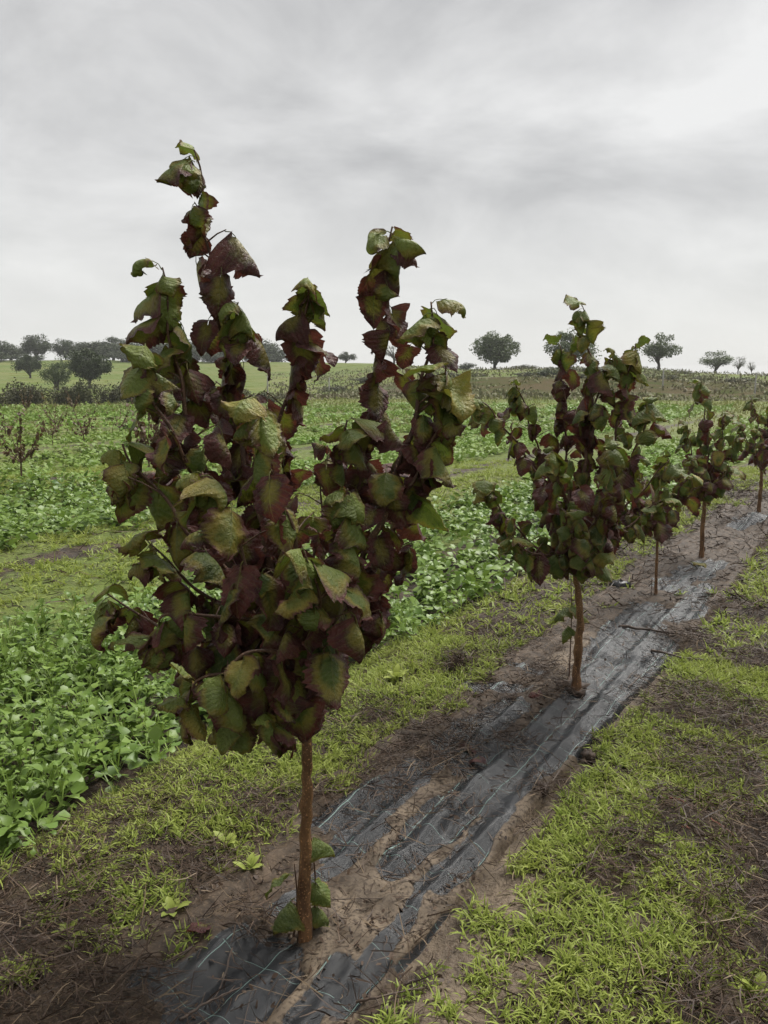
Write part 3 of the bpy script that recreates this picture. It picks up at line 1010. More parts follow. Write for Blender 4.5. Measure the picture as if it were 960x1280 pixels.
# ------------------------------------------------------------------ trees and shrubs of the skyline
def tree_meshes(seed, w, h, trunk_h, nleaf, leaf, mat, flat=.8, clumps=26, bare=0.0, stems=1):
    g = np.random.default_rng(seed)
    ch = h - trunk_h
    cz = trunk_h + ch * .5
    parts = []
    C = []
    for i in range(clumps):
        d = g.normal(size=3)
        d /= np.linalg.norm(d)
        rr = (.45 + .5 * g.random())
        p = np.array([d[0] * w * .5 * rr, d[1] * w * .5 * rr, cz + d[2] * ch * .5 * rr * (flat if d[2] < 0 else 1)])
        C.append(p)
    for sidx in range(stems):
        a = 6.28 * sidx / max(1, stems) + g.random()
        b = np.array([math.cos(a), math.sin(a), 0]) * (.25 * (stems > 1))
        parts.append(tube_np(spline([b - [0, 0, .3], b * 1.3 + [.03 * w, 0, trunk_h * .6], b * 2 + [0, .03 * w, trunk_h + ch * .25]], 7),
                             np.linspace(.045, .028, 7) * w * (.6 if stems > 1 else 1), 7, .2, seed))
    for p in C[:clumps if bare else 12]:
        parts.append(tube_np(spline([[0, 0, trunk_h * .8], [p[0] * .4, p[1] * .4, (trunk_h + p[2]) / 2], p], 5), np.linspace(.022, .006, 5) * w, 4))
        if bare:
            for q in range(5):
                e = p + g.normal(size=3) * w * .10 + [0, 0, .05 * w]
                parts.append(tube_np(np.linspace(p * .9 + [0, 0, .1 * p[2]], e, 3), np.array([.006, .004, .002]) * w, 3))
    V1, F1 = merge(parts)
    C = np.array(C)
    idx = g.integers(0, len(C), nleaf)
    sig = w * (.075 + .13 * g.random(len(C)) ** 1.4)[idx]
    d = g.normal(size=(nleaf, 3))
    d /= np.linalg.norm(d, axis=1)[:, None]
    P = C[idx] + d * (sig * (.55 + .75 * g.random(nleaf) ** .6))[:, None]
    P[:, 2] = np.maximum(P[:, 2], .12)
    V, Q, t, per = blades(P, g.random(nleaf) * 6.28, g.normal(0, .7, nleaf), g.random(nleaf), leaf * (.6 + .8 * g.random(nleaf)),
                          leaf * (.25 + .2 * g.random(nleaf)), [.3, 1, .2], 2, 0, g.normal(0, .8, nleaf))
    rnd = np.repeat(np.clip(.6 * g.random(nleaf) + .5 * g.random(len(C))[idx], 0, 1), per)
    return (mesh_np('trunk', V1, F1, [M['wood']]), mesh_np('crown', V, [Q], [mat], dict(rnd=rnd, t=t)))


TREE = dict(
    oak=tree_meshes(1, 6, 5.4, .9, 7000, .26, M['oak'], .55, 40),
    oak2=tree_meshes(2, 6, 6.0, .9, 6500, .26, M['oak'], .6, 34),
    oak3=tree_meshes(3, 7, 5.2, 1.0, 6000, .26, M['oak'], .45, 30),
    pale=tree_meshes(4, 6, 6.0, .9, 5000, .24, M['oak_pale'], .8, 34, stems=3),
    pale2=tree_meshes(5, 5, 6.0, 1.4, 3600, .22, M['oak_pale'], .8, 30),
    round=tree_meshes(16, 6, 6.0, .9, 9000, .24, M['oak_pale'], .9, 46),
    line=tree_meshes(14, 6, 5.4, .3, 6500, .28, M['oak'], .95, 36),
    line2=tree_meshes(15, 7, 5.0, .3, 6500, .28, M['oak'], .95, 34),
    bare=tree_meshes(6, 4.5, 6.0, 2.0, 420, .20, M['oak_pale'], .8, 26, bare=1),
    shrub=tree_meshes(7, 3.0, 1.7, .1, 1700, .16, M['shrub'], .9, 26, stems=4),
    shrub2=tree_meshes(8, 3.4, 1.4, .1, 1700, .16, M['shrub'], .9, 26, stems=4),
    dark=tree_meshes(9, 4, 3.4, .2, 2600, .20, M['oak'], .9, 30, stems=3),
)
TREE_W = dict(round=6.6, line=6.6, line2=7.6, oak=6.6, oak2=6.6, oak3=7.6, pale=6.6, pale2=5.5, bare=5.0, shrub=3.4, shrub2=3.8, dark=4.5)
TREE_H = dict(round=6.5, line=5.9, line2=5.5, oak=5.9, oak2=6.5, oak3=5.7, pale=6.5, pale2=6.5, bare=6.3, shrub=2.0, shrub2=1.7, dark=3.9)


def skyline(name, kind, x0, x1, ytop, d, label, cat='tree', group=None, ybase=None):
    """a tree that spans x0..x1 of the picture at distance d; its foot is on the ground there"""
    xc = (x0 + x1) / 2
    az = math.atan((xc - 480) / FPX / math.cos(PITCH))
    x, y = d * math.sin(az), d * math.cos(az)
    z = float(H(x, y))
    zc = y * math.cos(PITCH)
    wid = (x1 - x0) / FPX * zc
    top = ypt(xc, ytop, y)[2]
    root = link(name, None, loc=(x, y, z - .05), label=label, cat=cat, group=group)
    sw = wid / TREE_W[kind]
    sh = max(.25, (top - z) / TREE_H[kind])
    root.scale = (sw, sw, sh)
    root.rotation_euler.z = (xc * 1.7) % 6.28
    a, b = TREE[kind]
    link('trunk', a, root)
    link('crown', b, root)


skyline('oak_tree', 'oak', 91, 151, 433, 88, 'dark round dense oak standing alone above the left hedge')
skyline('oak_tree', 'oak3', 31, 66, 442, 118, 'small spreading oak with visible trunk on the left green slope')
skyline('oak_tree', 'pale', 60, 101, 447, 84, 'pale green loose tree just left of the dark round oak')
skyline('oak_tree', 'oak2', 36, 80, 416, 186, 'tallest domed oak of the tree line on the left hill')
skyline('oak_tree', 'oak2', 76, 110, 422, 190, 'dark oak of the left tree line, right beside the tallest dome')
ORD = ['first', 'second', 'third', 'fourth', 'fifth', 'sixth', 'seventh', 'eighth', 'ninth', 'tenth', 'eleventh', 'twelfth', 'thirteenth', 'fourteenth', 'fifteenth', 'sixteenth']
for i, (a, b, yt) in enumerate([(-12, 24, 425), (12, 42, 430), (100, 128, 428), (118, 146, 426), (136, 166, 420), (158, 190, 427),
                                (184, 216, 425), (208, 244, 428), (236, 268, 424), (262, 292, 428), (286, 318, 426), (312, 342, 424), (332, 358, 432)]):
    skyline('oak_tree', ('line', 'oak3', 'line2')[i % 3], a - 14, b + 14, yt, 186 + 7 * (i % 3), 'dark grey green oak, %s from the left picture edge in the far left tree line' % ORD[i], group='far oaks on the left hill')
for i, (a, b, yt) in enumerate([(-20, 30, 436), (24, 70, 440), (92, 140, 437), (140, 190, 436), (190, 250, 437), (250, 300, 436), (300, 350, 438)]):
    skyline('bush', 'dark', a, b, yt, 178, 'dark undergrowth bush, %s from the left below the far left tree line' % ORD[i], 'bush', 'undergrowth of the left hill')
skyline('oak_tree', 'oak3', 422, 446, 439, 170, 'small far oak seen between the two middle stems of the foreground tree')
skyline('bare_tree', 'bare', 470, 514, 429, 150, 'half bare tree on the horizon behind the middle stems of the foreground tree')
skyline('round_tree', 'round', 585, 646, 412, 112, 'round crowned tree alone on the horizon right of the foreground tree')
skyline('bush', 'dark', 566, 594, 451, 116, 'low dark bush left of the round crowned horizon tree', 'bush')
skyline('bush', 'shrub', 634, 672, 455, 116, 'low olive bush right of the round crowned horizon tree', 'bush')
skyline('round_tree', 'pale', 672, 742, 408, 100, 'pale tree on the horizon half hidden by the second hazel')
skyline('bush', 'dark', 655, 712, 456, 74, 'large dark bush in front of the bank left of the second hazel', 'bush')
skyline('round_tree', 'pale2', 786, 840, 413, 112, 'airy grey green tree on the horizon at the right of the second hazel')
skyline('round_tree', 'pale2', 860, 909, 436, 128, 'airy pale tree on the horizon above the spire topped hazel')
skyline('bare_tree', 'bare', 900, 922, 443, 134, 'larger of the two thin bare trees on the right horizon')
skyline('bare_tree', 'bare', 920, 934, 450, 136, 'smaller of the two thin bare trees on the right horizon')
skyline('bush', 'shrub', 690, 800, 462, 96, 'wide low scrub bush along the bank top behind the second hazel', 'bush')
skyline('bush', 'shrub2', 826, 862, 463, 108, 'low bush on the bank left of the spire topped hazel', 'bush')
skyline('bush', 'shrub2', 938, 985, 468, 112, 'low bush on the bank at the right picture edge', 'bush')
skyline('bush', 'dark', 390, 412, 452, 120, 'dark bush on the slope left of the second tallest stem', 'bush')
for i in range(13):
    a = -18 + i * 28 + rng.integers(-5, 6)
    skyline('hedge_shrub', ('shrub', 'shrub2')[i % 2], a - 6, a + 46, 479 + int(rng.integers(-9, 8)) + max(0, i - 9) * 2, 48 + rng.random() * 5,
            'brown green scrubby shrub, %s from the left picture edge in the field hedge' % ORD[i], 'shrub', 'shrubs of the left hedge')
for i in range(13):
    a = 395 + i * 46 + rng.integers(-12, 12)
    skyline('bank_shrub', ('shrub2', 'shrub')[i % 2], a, a + 30 + rng.integers(0, 30), 482 + int(rng.integers(-6, 6)), 70 + rng.random() * 12,
            'low dark scrub bush, %s from the left along the foot of the far bank' % ORD[i], 'shrub', 'scrub on the far bank')


def fence_post(px, h, d, label):
    az = math.atan((px - 480) / FPX / math.cos(PITCH))
    x, y = d * math.sin(az), d * math.cos(az)
    V, F = tube_np([[0, 0, -.3], [0, 0, .3 * h], [.01, 0, h * .98], [.01, 0, h]], [.06, .055, .05, .02], 8, .1, px)
    link('fence_post', mesh_np('fence_post', V, F, [M['post']]), loc=(x, y, float(H(x, y))), label=label, cat='post', group='posts of the far fence')


for i, (px, h, d) in enumerate(((262, 1.3, 64), (338, 1.5, 66), (413, 1.4, 66), (556, 1.3, 68), (820, 1.4, 66), (933, 1.7, 60))):
    fence_post(px, h, d, 'thin pale far fence post, %s from the left' % ORD[i])

# ------------------------------------------------------------------ ground cover
def far_scrub():
    g = np.random.default_rng(44)
    n = 24000
    r = 57 + 75 * g.random(n) ** 1.3
    az = np.radians(-8 + 42 * g.random(n))
    x, y = r * np.sin(az), r * np.cos(az)
    nz = fbm(x * .25, y * .25, 101)
    keep = g.random(n) < smooth(.40, .62, nz + .12 * (r < 74))
    x, y, r = x[keep], y[keep], r[keep]
    n = len(x)
    base = np.stack([x, y, H(x, y) - .05 + .3 * g.random(n) ** 2], -1)
    V, Q, t, per = blades(base, g.random(n) * 6.28, R(50) + g.normal(0, R(25), n), R(60) * g.random(n), .14 + .24 * g.random(n), .04 + .06 * g.random(n),
                          [.6, 1, .2], 2, 0, g.normal(0, .6, n))
    rnd = np.repeat(np.clip(.5 * g.random(n) + .6 * (vnoise(x * .6, y * .6, 5) - .2), 0, 1), per)
    link('scrub', mesh_np('scrub', V, [Q], [M['scrub']], dict(rnd=rnd, t=t)), label='rough brown and olive scrub covering the far bank', cat='scrub', kind='stuff')


far_scrub()


def sector(n, r0, r1, a=32.0):
    th = R(a) * (2 * rng.random(n) - 1)
    r = np.sqrt(r0 ** 2 + (r1 ** 2 - r0 ** 2) * rng.random(n))
    return r * np.sin(th), r * np.cos(th)


def area(r0, r1, a=32.0):
    return R(a) * (r1 ** 2 - r0 ** 2)


def circles(x, y, lst):
    m = np.zeros(np.shape(x))
    for cx, cy, rad in lst:
        m = np.maximum(m, 1 - smooth(.55, 1.0, np.hypot(x - cx, y - cy) / rad))
    return m


DEADC = [(*gpt(px, py), r) for px, py, r in [
    (540, 955, .22), (480, 990, .14), (560, 925, .2), (570, 828, .13), (870, 880, .35), (930, 900, .35), (900, 960, .3), (940, 1050, .3), (780, 1060, .16),
    (850, 1020, .2), (60, 1230, .25), (150, 1265, .2), (20, 1180, .22), (90, 1150, .16), (250, 1090, .15), (330, 1010, .16), (320, 1160, .10),
    (400, 1000, .10), (130, 1090, .12), (640, 935, .12), (700, 870, .13), (690, 845, .16), (760, 1100, .12), (470, 900, .12), (680, 990, .12),
    (950, 1180, .25), (920, 1270, .2), (960, 830, .3), (750, 690, .3), (860, 800, .22), (930, 760, .35), (810, 700, .3), (930, 620, .6), (560, 1010, .08)]]
LUSH = [(*gpt(px, py), r) for px, py, r in [
    (60, 1130, .12), (160, 1180, .10), (100, 1090, .12), (235, 1185, .08), (300, 1080, .10), (340, 1040, .10), (30, 1210, .08), (160, 1060, .14), (900, 1130, .10), (900, 1200, .10), (930, 870, .12), (840, 830, .14),
    (560, 1262, .05), (610, 1225, .07), (930, 780, .2), (870, 740, .2), (760, 760, .12),
    (700, 1120, .16), (760, 1180, .18), (650, 1180, .10), (850, 1090, .14), (840, 960, .22), (800, 1020, .12), (770, 930, .16), (860, 1150, .12), (700, 1260, .16),
    (800, 1260, .1), (640, 1260, .1), (200, 1040, .22), (120, 1100, .12), (250, 1000, .2), (60, 1050, .15), (280, 950, .2), (520, 830, .25), (600, 770, .3),
    (480, 870, .14), (560, 880, .10), (680, 760, .3), (900, 930, .12), (940, 1230, .12), (210, 1120, .1), (740, 1060, .12)]]


def grass_density(x, y):
    u, v = uv_of(x, y)
    ul = row_u(u)
    nz = fbm(x * 2.6, y * 2.6, 71)
    nb = fbm(x * .9, y * .9, 73)
    own = np.abs(u) < SPACING / 2
    gl = smooth(.30, .60, ul) * (1 - smooth(1.20, 1.5, ul)) * (.60 + .28 * smooth(-.6, 1.0, v))
    gr = smooth(.26, .46, -ul) * (1 - smooth(.95, 1.15, -ul)) * .90
    gr2 = smooth(.95, 1.1, -ul) * (.46 + .34 * smooth(2.5, 6, v))
    mid = (1 - smooth(.3, .55, np.abs(ul))) * np.where(own, (.03 + .42 * smooth(.15, .32, np.abs(ul)) * smooth(2.5, 4.5, v) + .30 * smooth(6, 12, v)), .55)
    k = np.maximum.reduce([gl, gr, gr2, mid]) - .04
    k = smooth(.40, .62, k + .9 * (nz - .5) + .35 * (nb - .5))
    k = np.maximum(k * (1 - .85 * circles(x, y, DEADC)) * (1 - .95 * circles(x, y, BARE)), .95 * circles(x, y, LUSH) * smooth(.30, .45, nz + .1))
    k = k * (1 - smooth(0.0, .3, fabric_show(x, y)))
    return k * (own | (np.abs(ul) < 1.3))


def grass_layer(name, label, r0, r1, dens, per_tuft, ln, wd, k=3):
    n = int(area(r0, r1) * dens)
    x, y = sector(n, r0, r1)
    keep = rng.random(n) < grass_density(x, y)
    x, y = x[keep], y[keep]
    n = len(x)
    kk = rng.integers(max(2, per_tuft // 2), per_tuft + 1, n)
    ti = np.repeat(np.arange(n), kk)
    m = len(ti)
    ts = ((.65 + .7 * rng.random(n)) * (.45 + 1.15 * fbm(x * 3.2, y * 3.2, 99)))[ti]
    bx, by = x[ti] + rng.normal(0, .010, m), y[ti] + rng.normal(0, .010, m)
    base = np.stack([bx, by, H(bx, by) - .004], -1)
    V, Q, t, per = blades(base, rng.random(m) * 6.28, R(48) + rng.normal(0, R(24), m), R(20) + R(95) * rng.random(m),
                          ln * ts * (.5 + .8 * rng.random(m)), wd * (.6 + .7 * rng.random(m)), [.8, 1, .7, .06][-k - 1:], k, 0, rng.normal(0, .5, m))
    rnd = np.repeat(np.clip(.5 * rng.random(m) + .5 * rng.random(n)[ti], 0, 1), per)
    link(name, mesh_np(name, V, [Q], [M['grass']], dict(rnd=rnd, t=t)), label=label, cat='grass', kind='stuff')


grass_layer('grass', 'short lime green young grass in tufts on the near bed', .9, 5.0, 1650, 15, .048, .0027)
grass_layer('grass', 'short lime green young grass further up the tree rows', 5.0, 16.0, 215, 11, .078, .0060, 2)


# cover crop of mustard between the rows
def crop_mask(x, y):
    u, v = uv_of(x, y)
    al = np.abs(np.abs(row_u(u)) - SPACING / 2)           # 0 in the middle of an alley
    nz = fbm(x * 1.1, y * 1.1, 81)
    k = 1 - smooth(0, .28, al + .5 * (nz - .5) - np.where(u < SPACING, 1.02, 1.70))
    k = k * (u > 0.6)
    return k * smooth(.16, .34, fbm(x * 2.2, y * 2.2, 83) + .08)


def crop_layer(name, label, r0, r1, dens, per_plant, ln, hgt, k, fold, mat, stems=False, aw=31):
    n = int(area(r0, r1, aw) * dens)
    x, y = sector(n, r0, r1, aw)
    cm = crop_mask(x, y)
    keep = rng.random(n) < cm
    x, y, cm = x[keep], y[keep], cm[keep]
    n = len(x)
    big = fbm(x * .8, y * .8, 85)
    ph = hgt * (.45 + 1.0 * big) * (.55 + .6 * rng.random(n)) * (.5 + .5 * cm)
    kk = rng.integers(max(2, per_plant - 3), per_plant + 3, n)
    ti = np.repeat(np.arange(n), kk)
    m = len(ti)
    f = rng.random(m) ** .7
    head = rng.random(m) * 6.28
    spread = (.02 + .05 * rng.random(m)) * (ln / .09)
    bx, by = x[ti] + np.cos(head) * spread, y[ti] + np.sin(head) * spread
    base = np.stack([bx, by, H(bx, by) + ph[ti] * f], -1)
    L = ln * (.45 + 1.0 * rng.random(m) ** 1.3) * (1.2 - .55 * f)
    prof = {5: [.10, .34, .22, .85, 1.0, .35], 4: [.12, .62, 1.0, .92, .30], 3: [.15, .9, 1.0, .25], 2: [.2, 1.0, .3]}[k]
    tw = 1 + .6 * (rng.random((m, k + 1)) - .5)
    V, Q, t, per = blades(base, head, R(25) + rng.normal(0, R(24), m), R(15) + R(60) * rng.random(m), L, L * (.28 + .14 * rng.random(m)), prof, k, fold,
                          rng.normal(0, .35, m), tw)
    rnd = np.repeat(np.clip(.55 * rng.random(m) + .45 * rng.random(n)[ti], 0, 1), per)
    F, A = [Q], [rnd]
    if stems:
        base2 = np.stack([x[ti], y[ti], H(x[ti], y[ti]) + ph[ti] * f * .6], -1)
        dv = base - base2
        dh = np.hypot(dv[:, 0], dv[:, 1]) + 1e-6
        V2, Q2, t2, per2 = blades(base2, np.arctan2(dv[:, 1], dv[:, 0]), np.arctan2(dv[:, 2], dh), np.zeros(m), np.linalg.norm(dv, axis=1), np.full(m, .0028), [1, .8], 1)
        Q = np.vstack([Q, Q2 + len(V)])
        V = np.vstack([V, V2])
        rnd = np.concatenate([rnd, np.ones(len(V2))])
        t = np.concatenate([t, t2])
    link(name, mesh_np(name, V, [Q], [mat], dict(rnd=rnd, t=t)), label=label, cat='cover crop', kind='stuff')


crop_layer('cover_crop', 'dense leafy green mustard crop in the near alley at left', 1.5, 6.0, 120, 11, .076, .26, 5, .22, M['crop'], True)
crop_layer('cover_crop', 'leafy green mustard crop further along the alley', 6.0, 13.0, 54, 9, .095, .26, 3, .2, M['crop'])
crop_layer('cover_crop', 'bright green crop bands of the middle field', 13.0, 26.0, 24, 8, .12, .18, 2, 0, M['far_crop'])
crop_layer('cover_crop', 'thin green crop bands of the far field', 26.0, 46.0, 8, 8, .17, .2, 2, 0, M['far_crop'])


def tall_grass():
    n = 34000
    x, y = sector(n, 17, 62)
    r = np.hypot(x, y)
    k = smooth(16, 34, r) * (.35 + .65 * smooth(.4, .62, fbm(x * .22, y * .22, 87)))
    keep = rng.random(n) < k
    x, y, r = x[keep], y[keep], r[keep]
    n = len(x)
    base = np.stack([x, y, H(x, y) - .02], -1)
    V, Q, t, per = blades(base, rng.random(n) * 6.28, R(50) + rng.normal(0, R(20), n), R(60) * rng.random(n), .14 + .22 * rng.random(n) ** 2,
                          .010 + .0005 * r, [1, .8, .1], 2, 0, rng.normal(0, .5, n))
    link('tall_grass', mesh_np('tall_grass', V, [Q], [M['dry_grass']], dict(rnd=np.repeat(rng.random(n), per), t=t)),
         label='olive yellow rough grass across the far field', cat='grass', kind='stuff')


tall_grass()


# dead weeds lying on the bed
def dead_layer(name, label, r0, r1, dens, ln, wd, mat, k=3, bias=1.0, lift=.02):
    n = int(area(r0, r1) * dens)
    x, y = sector(n, r0, r1)
    u, v = uv_of(x, y)
    ul = row_u(u)
    nz = fbm(x * 3.1, y * 3.1, 91)
    d = .30 + .55 * smooth(.12, .22, u) * (1 - smooth(.5, .6, u)) * smooth(.3, .7, v) * (1 - smooth(2.4, 3, v)) + .3 * smooth(3, 5, v) * (np.abs(u) < .5) + .85 * circles(x, y, DEADC) + .75 * smooth(.80, 1.0, -u) * (u > -3) * smooth(.35, .6, nz) + .45 * smooth(.25, .5, ul) * smooth(.40, .6, nz)
    d = d * (1 - .65 * smooth(0, .4, fabric_show(x, y)) * (1 - circles(x, y, DEADC))) * bias
    d = d * (np.abs(ul) < 1.35) * (1 - .8 * circles(x, y, BARE))
    d = np.where(u > 1.3, d * .5, d)
    keep = rng.random(n) < d
    x, y = x[keep], y[keep]
    n = len(x)
    c = circles(x, y, DEADC)
    base = np.stack([x, y, H(x, y) + .002 + (lift * rng.random(n) + .03 * rng.random(n)) * c + .006], -1)
    V, Q, t, per = blades(base, rng.random(n) * 6.28, rng.normal(.10, R(14), n), rng.normal(.1, R(25), n), ln * (.35 + 1.0 * rng.random(n) ** 1.5),
                          wd * (.5 + .8 * rng.random(n)), [1, 1, .8, .3][:k + 1], k, 0, rng.normal(0, .7, n))
    # bend the stalks sideways too
    s = (rng.normal(0, .25, n) * ln)[:, None] * np.linspace(0, 1, k + 1)[None] ** 2
    hd = rng.random(n) * 6.28
    V = V.reshape(n, k + 1, 2, 3)
    V[..., 0] += (s * np.cos(hd)[:, None])[..., None]
    V[..., 1] += (s * np.sin(hd)[:, None])[..., None]
    V = V.reshape(-1, 3)
    gz = H(V[:, 0], V[:, 1]) + .003
    V[:, 2] = np.maximum(V[:, 2], gz)
    link(name, mesh_np(name, V, [Q], [mat], dict(rnd=np.repeat(rng.random(n), per), t=t)), label=label, cat='dead weeds', kind='stuff')


dead_layer('dead_weeds', 'tangled dark brown dead weed stalks flattened on the bed', .9, 5.5, 5200, .085, .0016, M['dead'], 3, 1.0, .04)
dead_layer('dead_weeds', 'dark brown dead weed litter further up the rows', 5.5, 14, 800, .13, .0035, M['dead'], 2)
dead_layer('straw', 'pale straw and dry stalks scattered among the grass', .9, 5.5, 420, .10, .0015, M['straw'], 3, 1.3, .03)


def litter():
    n = int(area(.9, 7) * 1100)
    x, y = sector(n, .9, 7)
    u, v = uv_of(x, y)
    nz = fbm(x * 3.3, y * 3.3, 97)
    k = (.10 + .75 * smooth(.42, .62, nz)) * (1 - .6 * smooth(0, .4, fabric_show(x, y))) * (np.abs(u + .1) < 1.35) * (1 - .6 * circles(x, y, BARE))
    keep = rng.random(n) < k
    x, y = x[keep], y[keep]
    n = len(x)
    base = np.stack([x, y, H(x, y) + .010], -1)
    V, Q, t, per = blades(base, rng.random(n) * 6.28, rng.normal(.1, .35, n), rng.normal(.3, .6, n), .006 + .022 * rng.random(n) ** 2, .003 + .006 * rng.random(n) ** 2,
                          [.5, 1, .3], 2, 0, rng.normal(0, .4, n))
    link('leaf_litter', mesh_np('leaf_litter', V, [Q], [M['dead']], dict(rnd=np.repeat(rng.random(n), per), t=t)), label='small dark scraps of rotting leaves on the bed', cat='leaf litter', kind='stuff')


litter()


def crumbs():
    n = int(area(.9, 6) * 800)
    x, y = sector(n, .9, 6)
    u, v = uv_of(x, y)
    keep = (np.abs(u) < 1.3) & (rng.random(n) < .25 + .75 * smooth(.4, .65, fbm(x * 4, y * 4, 95))) & (fabric_show(x, y) < .2)
    x, y = x[keep], y[keep]
    n = len(x)
    oc = np.array([[1, 0, 0], [0, 1, 0], [-1, 0, 0], [0, -1, 0], [0, 0, 1], [0, 0, -1]], float)
    fc = np.array([[0, 1, 4], [1, 2, 4], [2, 3, 4], [3, 0, 4], [1, 0, 5], [2, 1, 5], [3, 2, 5], [0, 3, 5]])
    s = (.002 + .007 * rng.random(n) ** 3)
    V = np.stack([x, y, H(x, y) + .004], -1)[:, None] + oc[None] * s[:, None, None] * (.7 + .6 * rng.random((n, 6, 1))) * [1, 1, .7]
    F = (np.arange(n)[:, None, None] * 6 + fc[None]).reshape(-1, 3)
    link('soil_crumbs', mesh_np('soil_crumbs', V.reshape(-1, 3), [F], [M['crumb']], smoothf=False), label='small soil crumbs strewn over the muddy bed', cat='soil', kind='stuff')


crumbs()


# ------------------------------------------------------------------ single things on the ground
def twig(pts, r, label, lift=.012, mat='twig'):
    W3 = []
    for i, q in enumerate(pts):
        x, y = gpt(*q)
        W3.append([x, y, float(H(x, y)) + lift + .012 * (i % 2)])
    P = spline(W3, 12)
    o = P[0].copy()
    P = P - o + (rng.random(P.shape) - .5) * r * .9
    parts = [tube_np(P, np.linspace(r, r * .35, 12), 6, .25, len(pts))]
    for q in (4, 7, 9):
        e = P[q] + (P[q] - P[q - 1]) * (1 + rng.random()) + rng.normal(0, .012, 3) * [1, 1, .2]
        parts.append(tube_np(np.linspace(P[q], e, 4), np.linspace(r * .5, r * .2, 4), 4))
    V, F = merge(parts)
    link('twig', mesh_np('twig', V, F, [M[mat]]), loc=o, label=label, cat='twig', group='fallen twigs')


twig([(88, 1225), (170, 1222), (235, 1195), (240, 1160), (215, 1120)], .0028, 'long bent brown twig in the weeds at lower left')
twig([(160, 1218), (215, 1208), (250, 1180)], .0024, 'short brown twig crossing the long bent twig at lower left')
twig([(290, 1190), (278, 1240), (262, 1262)], .0030, 'pale straight stick lying on the lowest patch of fabric')
twig([(225, 1280), (262, 1262), (300, 1240)], .0045, 'thick pale stalk at the bottom edge over the fabric')
twig([(445, 1258), (480, 1255), (530, 1240)], .0040, 'brown twig on the mud at the bottom, right of the fabric')
twig([(385, 1130), (455, 1132), (545, 1128)], .0022, 'thin dark twig lying straight across the fabric folds right of the trunk')
twig([(275, 1160), (300, 1165), (330, 1185)], .0040, 'reddish stick against the upper edge of the lowest fabric patch')
twig([(632, 935), (648, 965)], .0030, 'pale short stick crossing the fabric before the second hazel')
twig([(775, 785), (800, 790), (850, 795), (880, 795)], .0110, 'dark branch lying across the fabric behind the second hazel')
twig([(785, 862), (800, 850), (792, 848), (830, 855)], .0040, 'dark forked twig on the fabric right of the second hazel trunk')
twig([(815, 815), (845, 825), (880, 828)], .0090, 'dark broken branch at the right edge of the fabric')
twig([(828, 740), (848, 748)], .0060, 'pale stick on the mud beside the thin sapling')
twig([(890, 1060), (920, 1090), (955, 1140)], .0035, 'long dark stalk in the dead weeds at the right edge')
twig([(700, 1010), (672, 1030), (640, 1050)], .0025, 'dark twig on the bare mud right of the fabric')
twig([(480, 1100), (530, 1110), (560, 1095), (600, 1115)], .0022, 'thin crooked twig over the central fabric fold')
twig([(415, 1060), (450, 1065), (490, 1050)], .0025, 'thin twig over the left fabric flap behind the trunk')


twig([(836, 1003), (850, 1010), (866, 1018)], .0035, 'short reddish stalk lying among the right hand grass', .02, 'redtwig')
twig([(888, 1030), (905, 1045), (925, 1056)], .0035, 'longer reddish stalk in the dead weeds at right', .02, 'redtwig')
twig([(852, 1040), (862, 1046)], .0030, 'tiny reddish stalk left of the longer reddish stalk', .02, 'redtwig')


def clod(px, r, name, label, mat, cat, flat=.6, seed=0):
    g = np.random.default_rng(seed)
    n, m = 7, 12
    th = np.linspace(0, np.pi, n)[:, None]
    ph = np.linspace(0, 2 * np.pi, m, endpoint=False)[None]
    rr = r * (.55 + .9 * g.random((n, m))) * (.7 + .6 * vnoise(np.cos(ph) * 2 + th, np.sin(ph) * 2 + seed, seed))
    V = np.stack([rr * np.sin(th) * np.cos(ph), rr * np.sin(th) * np.sin(ph), rr * np.cos(th) * flat + 0 * ph], -1).reshape(-1, 3)
    i = np.arange(n - 1)[:, None] * m
    j = np.arange(m)[None]
    Q = np.stack([i + j, i + m + j, i + m + (j + 1) % m, i + (j + 1) % m], -1).reshape(-1, 4)
    x, y = gpt(*px)
    link(name, mesh_np(name, V, [Q], [mat]), loc=(x, y, float(H(x, y)) + r * flat * .12), label=label, cat=cat)


clod((775, 733), .055, 'irrigation_cap', 'small shiny black lump on the grass beside the thin sapling', M['black'], 'plastic', .8, 1)
clod((676, 987), .035, 'soil_clod', 'dark brown clod on the mud at the right of the fabric', M['clod'], 'clod', .7, 2)
clod((715, 862), .07, 'soil_clod', 'dark heap of soil at the foot of the second hazel trunk', M['clod'], 'clod', .5, 3)
clod((735, 985 - 40), .03, 'soil_clod', 'small dark clod on the mud below the second hazel', M['clod'], 'clod', .7, 4)
def root_clump(px, r, label):
    g = np.random.default_rng(77)
    x, y = gpt(*px)
    n = 420
    b = np.stack([g.normal(0, r * .45, n), g.normal(0, r * .45, n), np.abs(g.normal(0, r * .25, n)) - .01], -1)
    V, Q, t, per = blades(b, g.random(n) * 6.28, g.normal(.7, .5, n), g.normal(1.6, .7, n), r * (.5 + .9 * g.random(n)), np.full(n, .0018), [1, 1, .8, .4], 3, 0, g.normal(0, .7, n))
    link('root_clump', mesh_np('root_clump', V, [Q], [M['dead']], dict(rnd=np.repeat(g.random(n), per), t=t)), loc=(x, y, float(H(x, y))), label=label, cat='root clump')


root_clump((572, 835), .10, 'dry brown tangled root clump standing in the grass behind the fabric')


def fallen(px, size, colr, label, al=.1, phi=.5):
    x, y = gpt(*px)
    root = link('fallen_leaf', LEAVES[int(px[0]) % 12], loc=(x, y, float(H(x, y)) + .02), label=label, cat='leaf', group='fallen leaves')
    root.scale = (size,) * 3
    root.rotation_euler = (al, .15, phi)
    root.color = (*colr, 1)


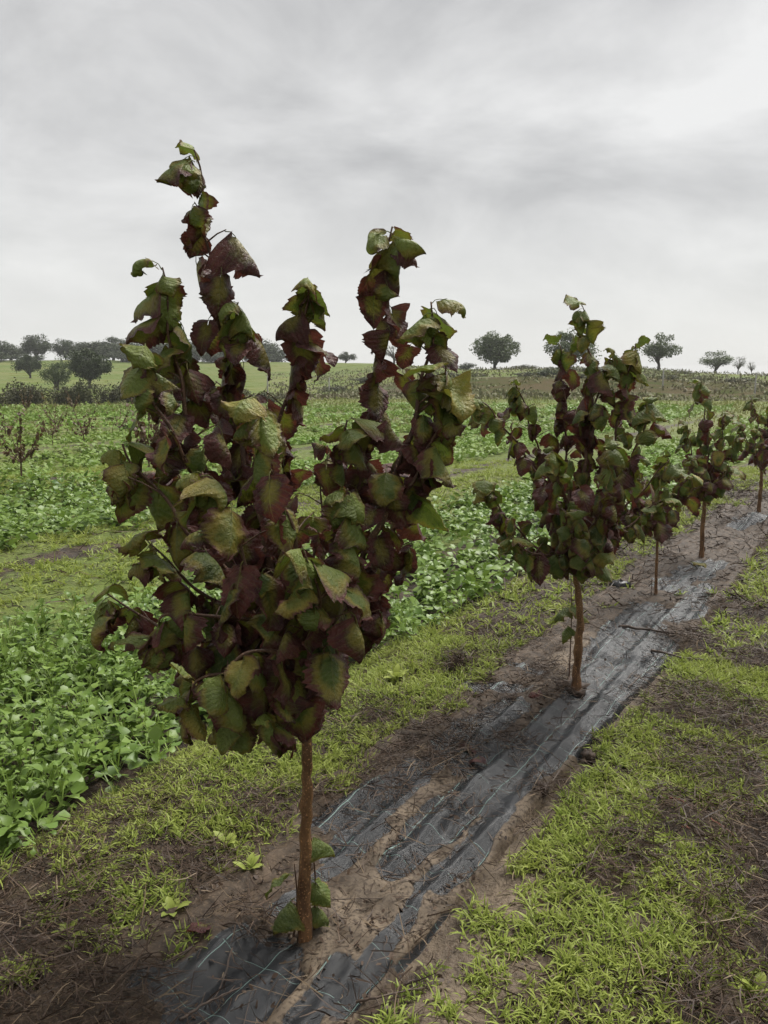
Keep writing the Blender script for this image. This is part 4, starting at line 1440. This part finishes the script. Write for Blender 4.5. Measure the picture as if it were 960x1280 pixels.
fallen((886, 708), .11, (0, .3, 1), 'yellow orange fallen leaf on the wet mud up the row', .1, 1.2)
fallen((266, 1163), .06, (.9, 0, .3), 'curled reddish fallen leaf beside the lowest fabric patch', .2, 2.0)
fallen((588, 945), .08, (1, 0, 0), 'dark purple fallen leaf on the debris over the fabric', .1, .2)
fallen((600, 950), .07, (1, 0, .1), 'brown fallen leaf next to the dark purple one on the fabric debris', .2, 2.7)
fallen((676, 866), .08, (.9, 0, .2), 'reddish fallen leaf just left of the second hazel trunk foot', .1, 2.2)


def weed(px, n, size, label, seed):
    g = np.random.default_rng(seed)
    x, y = gpt(*px)
    root = link('broadleaf_weed', None, loc=(x, y, float(H(x, y))), label=label, cat='weed', group='single weeds on the bed')
    root.empty_display_size = .03
    for i in range(n):
        phi = i * 2.4 + g.random()
        b = np.array([[0, 0, -.004]])
        V, Q, t, per = blades(b, np.array([phi]), np.array([R(62) + g.normal(0, .2)]), np.array([R(55)]), np.array([size * (.7 + .6 * g.random())]), np.array([size * .22]),
                              [.10, .10, .8, 1.0, .75, .1], 5, .2)
        link('leaf', mesh_np('weed_leaf', V, [Q], [M['grass']], dict(rnd=np.full(len(V), g.random()), t=t)), root)


weed((284, 1058), 5, .065, 'bright green broad leaved weed in the litter left of the trunk', 1)
weed((215, 1142), 8, .06, 'small bushy bright green weed above the lowest fabric patch', 2)
weed((85, 1170), 5, .05, 'tiny green weed in the dead stalks at lower left', 3)
weed((310, 1090), 6, .055, 'green broad leaved weed halfway between bright weed and trunk', 4)
weed((495, 850), 9, .08, 'pale green leafy weed at the right of the lowest hanging leaves', 5)
weed((945, 1245), 5, .07, 'broad green weed in the right bottom corner', 6)

# ------------------------------------------------------------------ damp air
def haze():
    x0, x1, y0, y1, z0, z1 = -1150, 1150, -1150, 1150, -8.0, 14.0
    V = np.array([[x, y, z] for z in (z0, z1) for y in (y0, y1) for x in (x0, x1)], float)
    F = np.array([[0, 2, 3, 1], [4, 5, 7, 6], [0, 1, 5, 4], [2, 6, 7, 3], [0, 4, 6, 2], [1, 3, 7, 5]])
    m = bpy.data.materials.new('damp_air')
    m.use_nodes = True
    t = m.node_tree
    t.nodes.clear()
    o = t.nodes.new('ShaderNodeOutputMaterial')
    v = t.nodes.new('ShaderNodeVolumePrincipled')
    v.inputs['Color'].default_value = (.93, .94, .95, 1)
    v.inputs['Density'].default_value = .0005
    t.links.new(v.outputs[0], o.inputs['Volume'])
    link('haze', mesh_np('haze', V, [F], [m], smoothf=False), kind='stuff', label='thin damp haze in the air over the field', cat='haze')


haze()


bpy.context.view_layer.update()
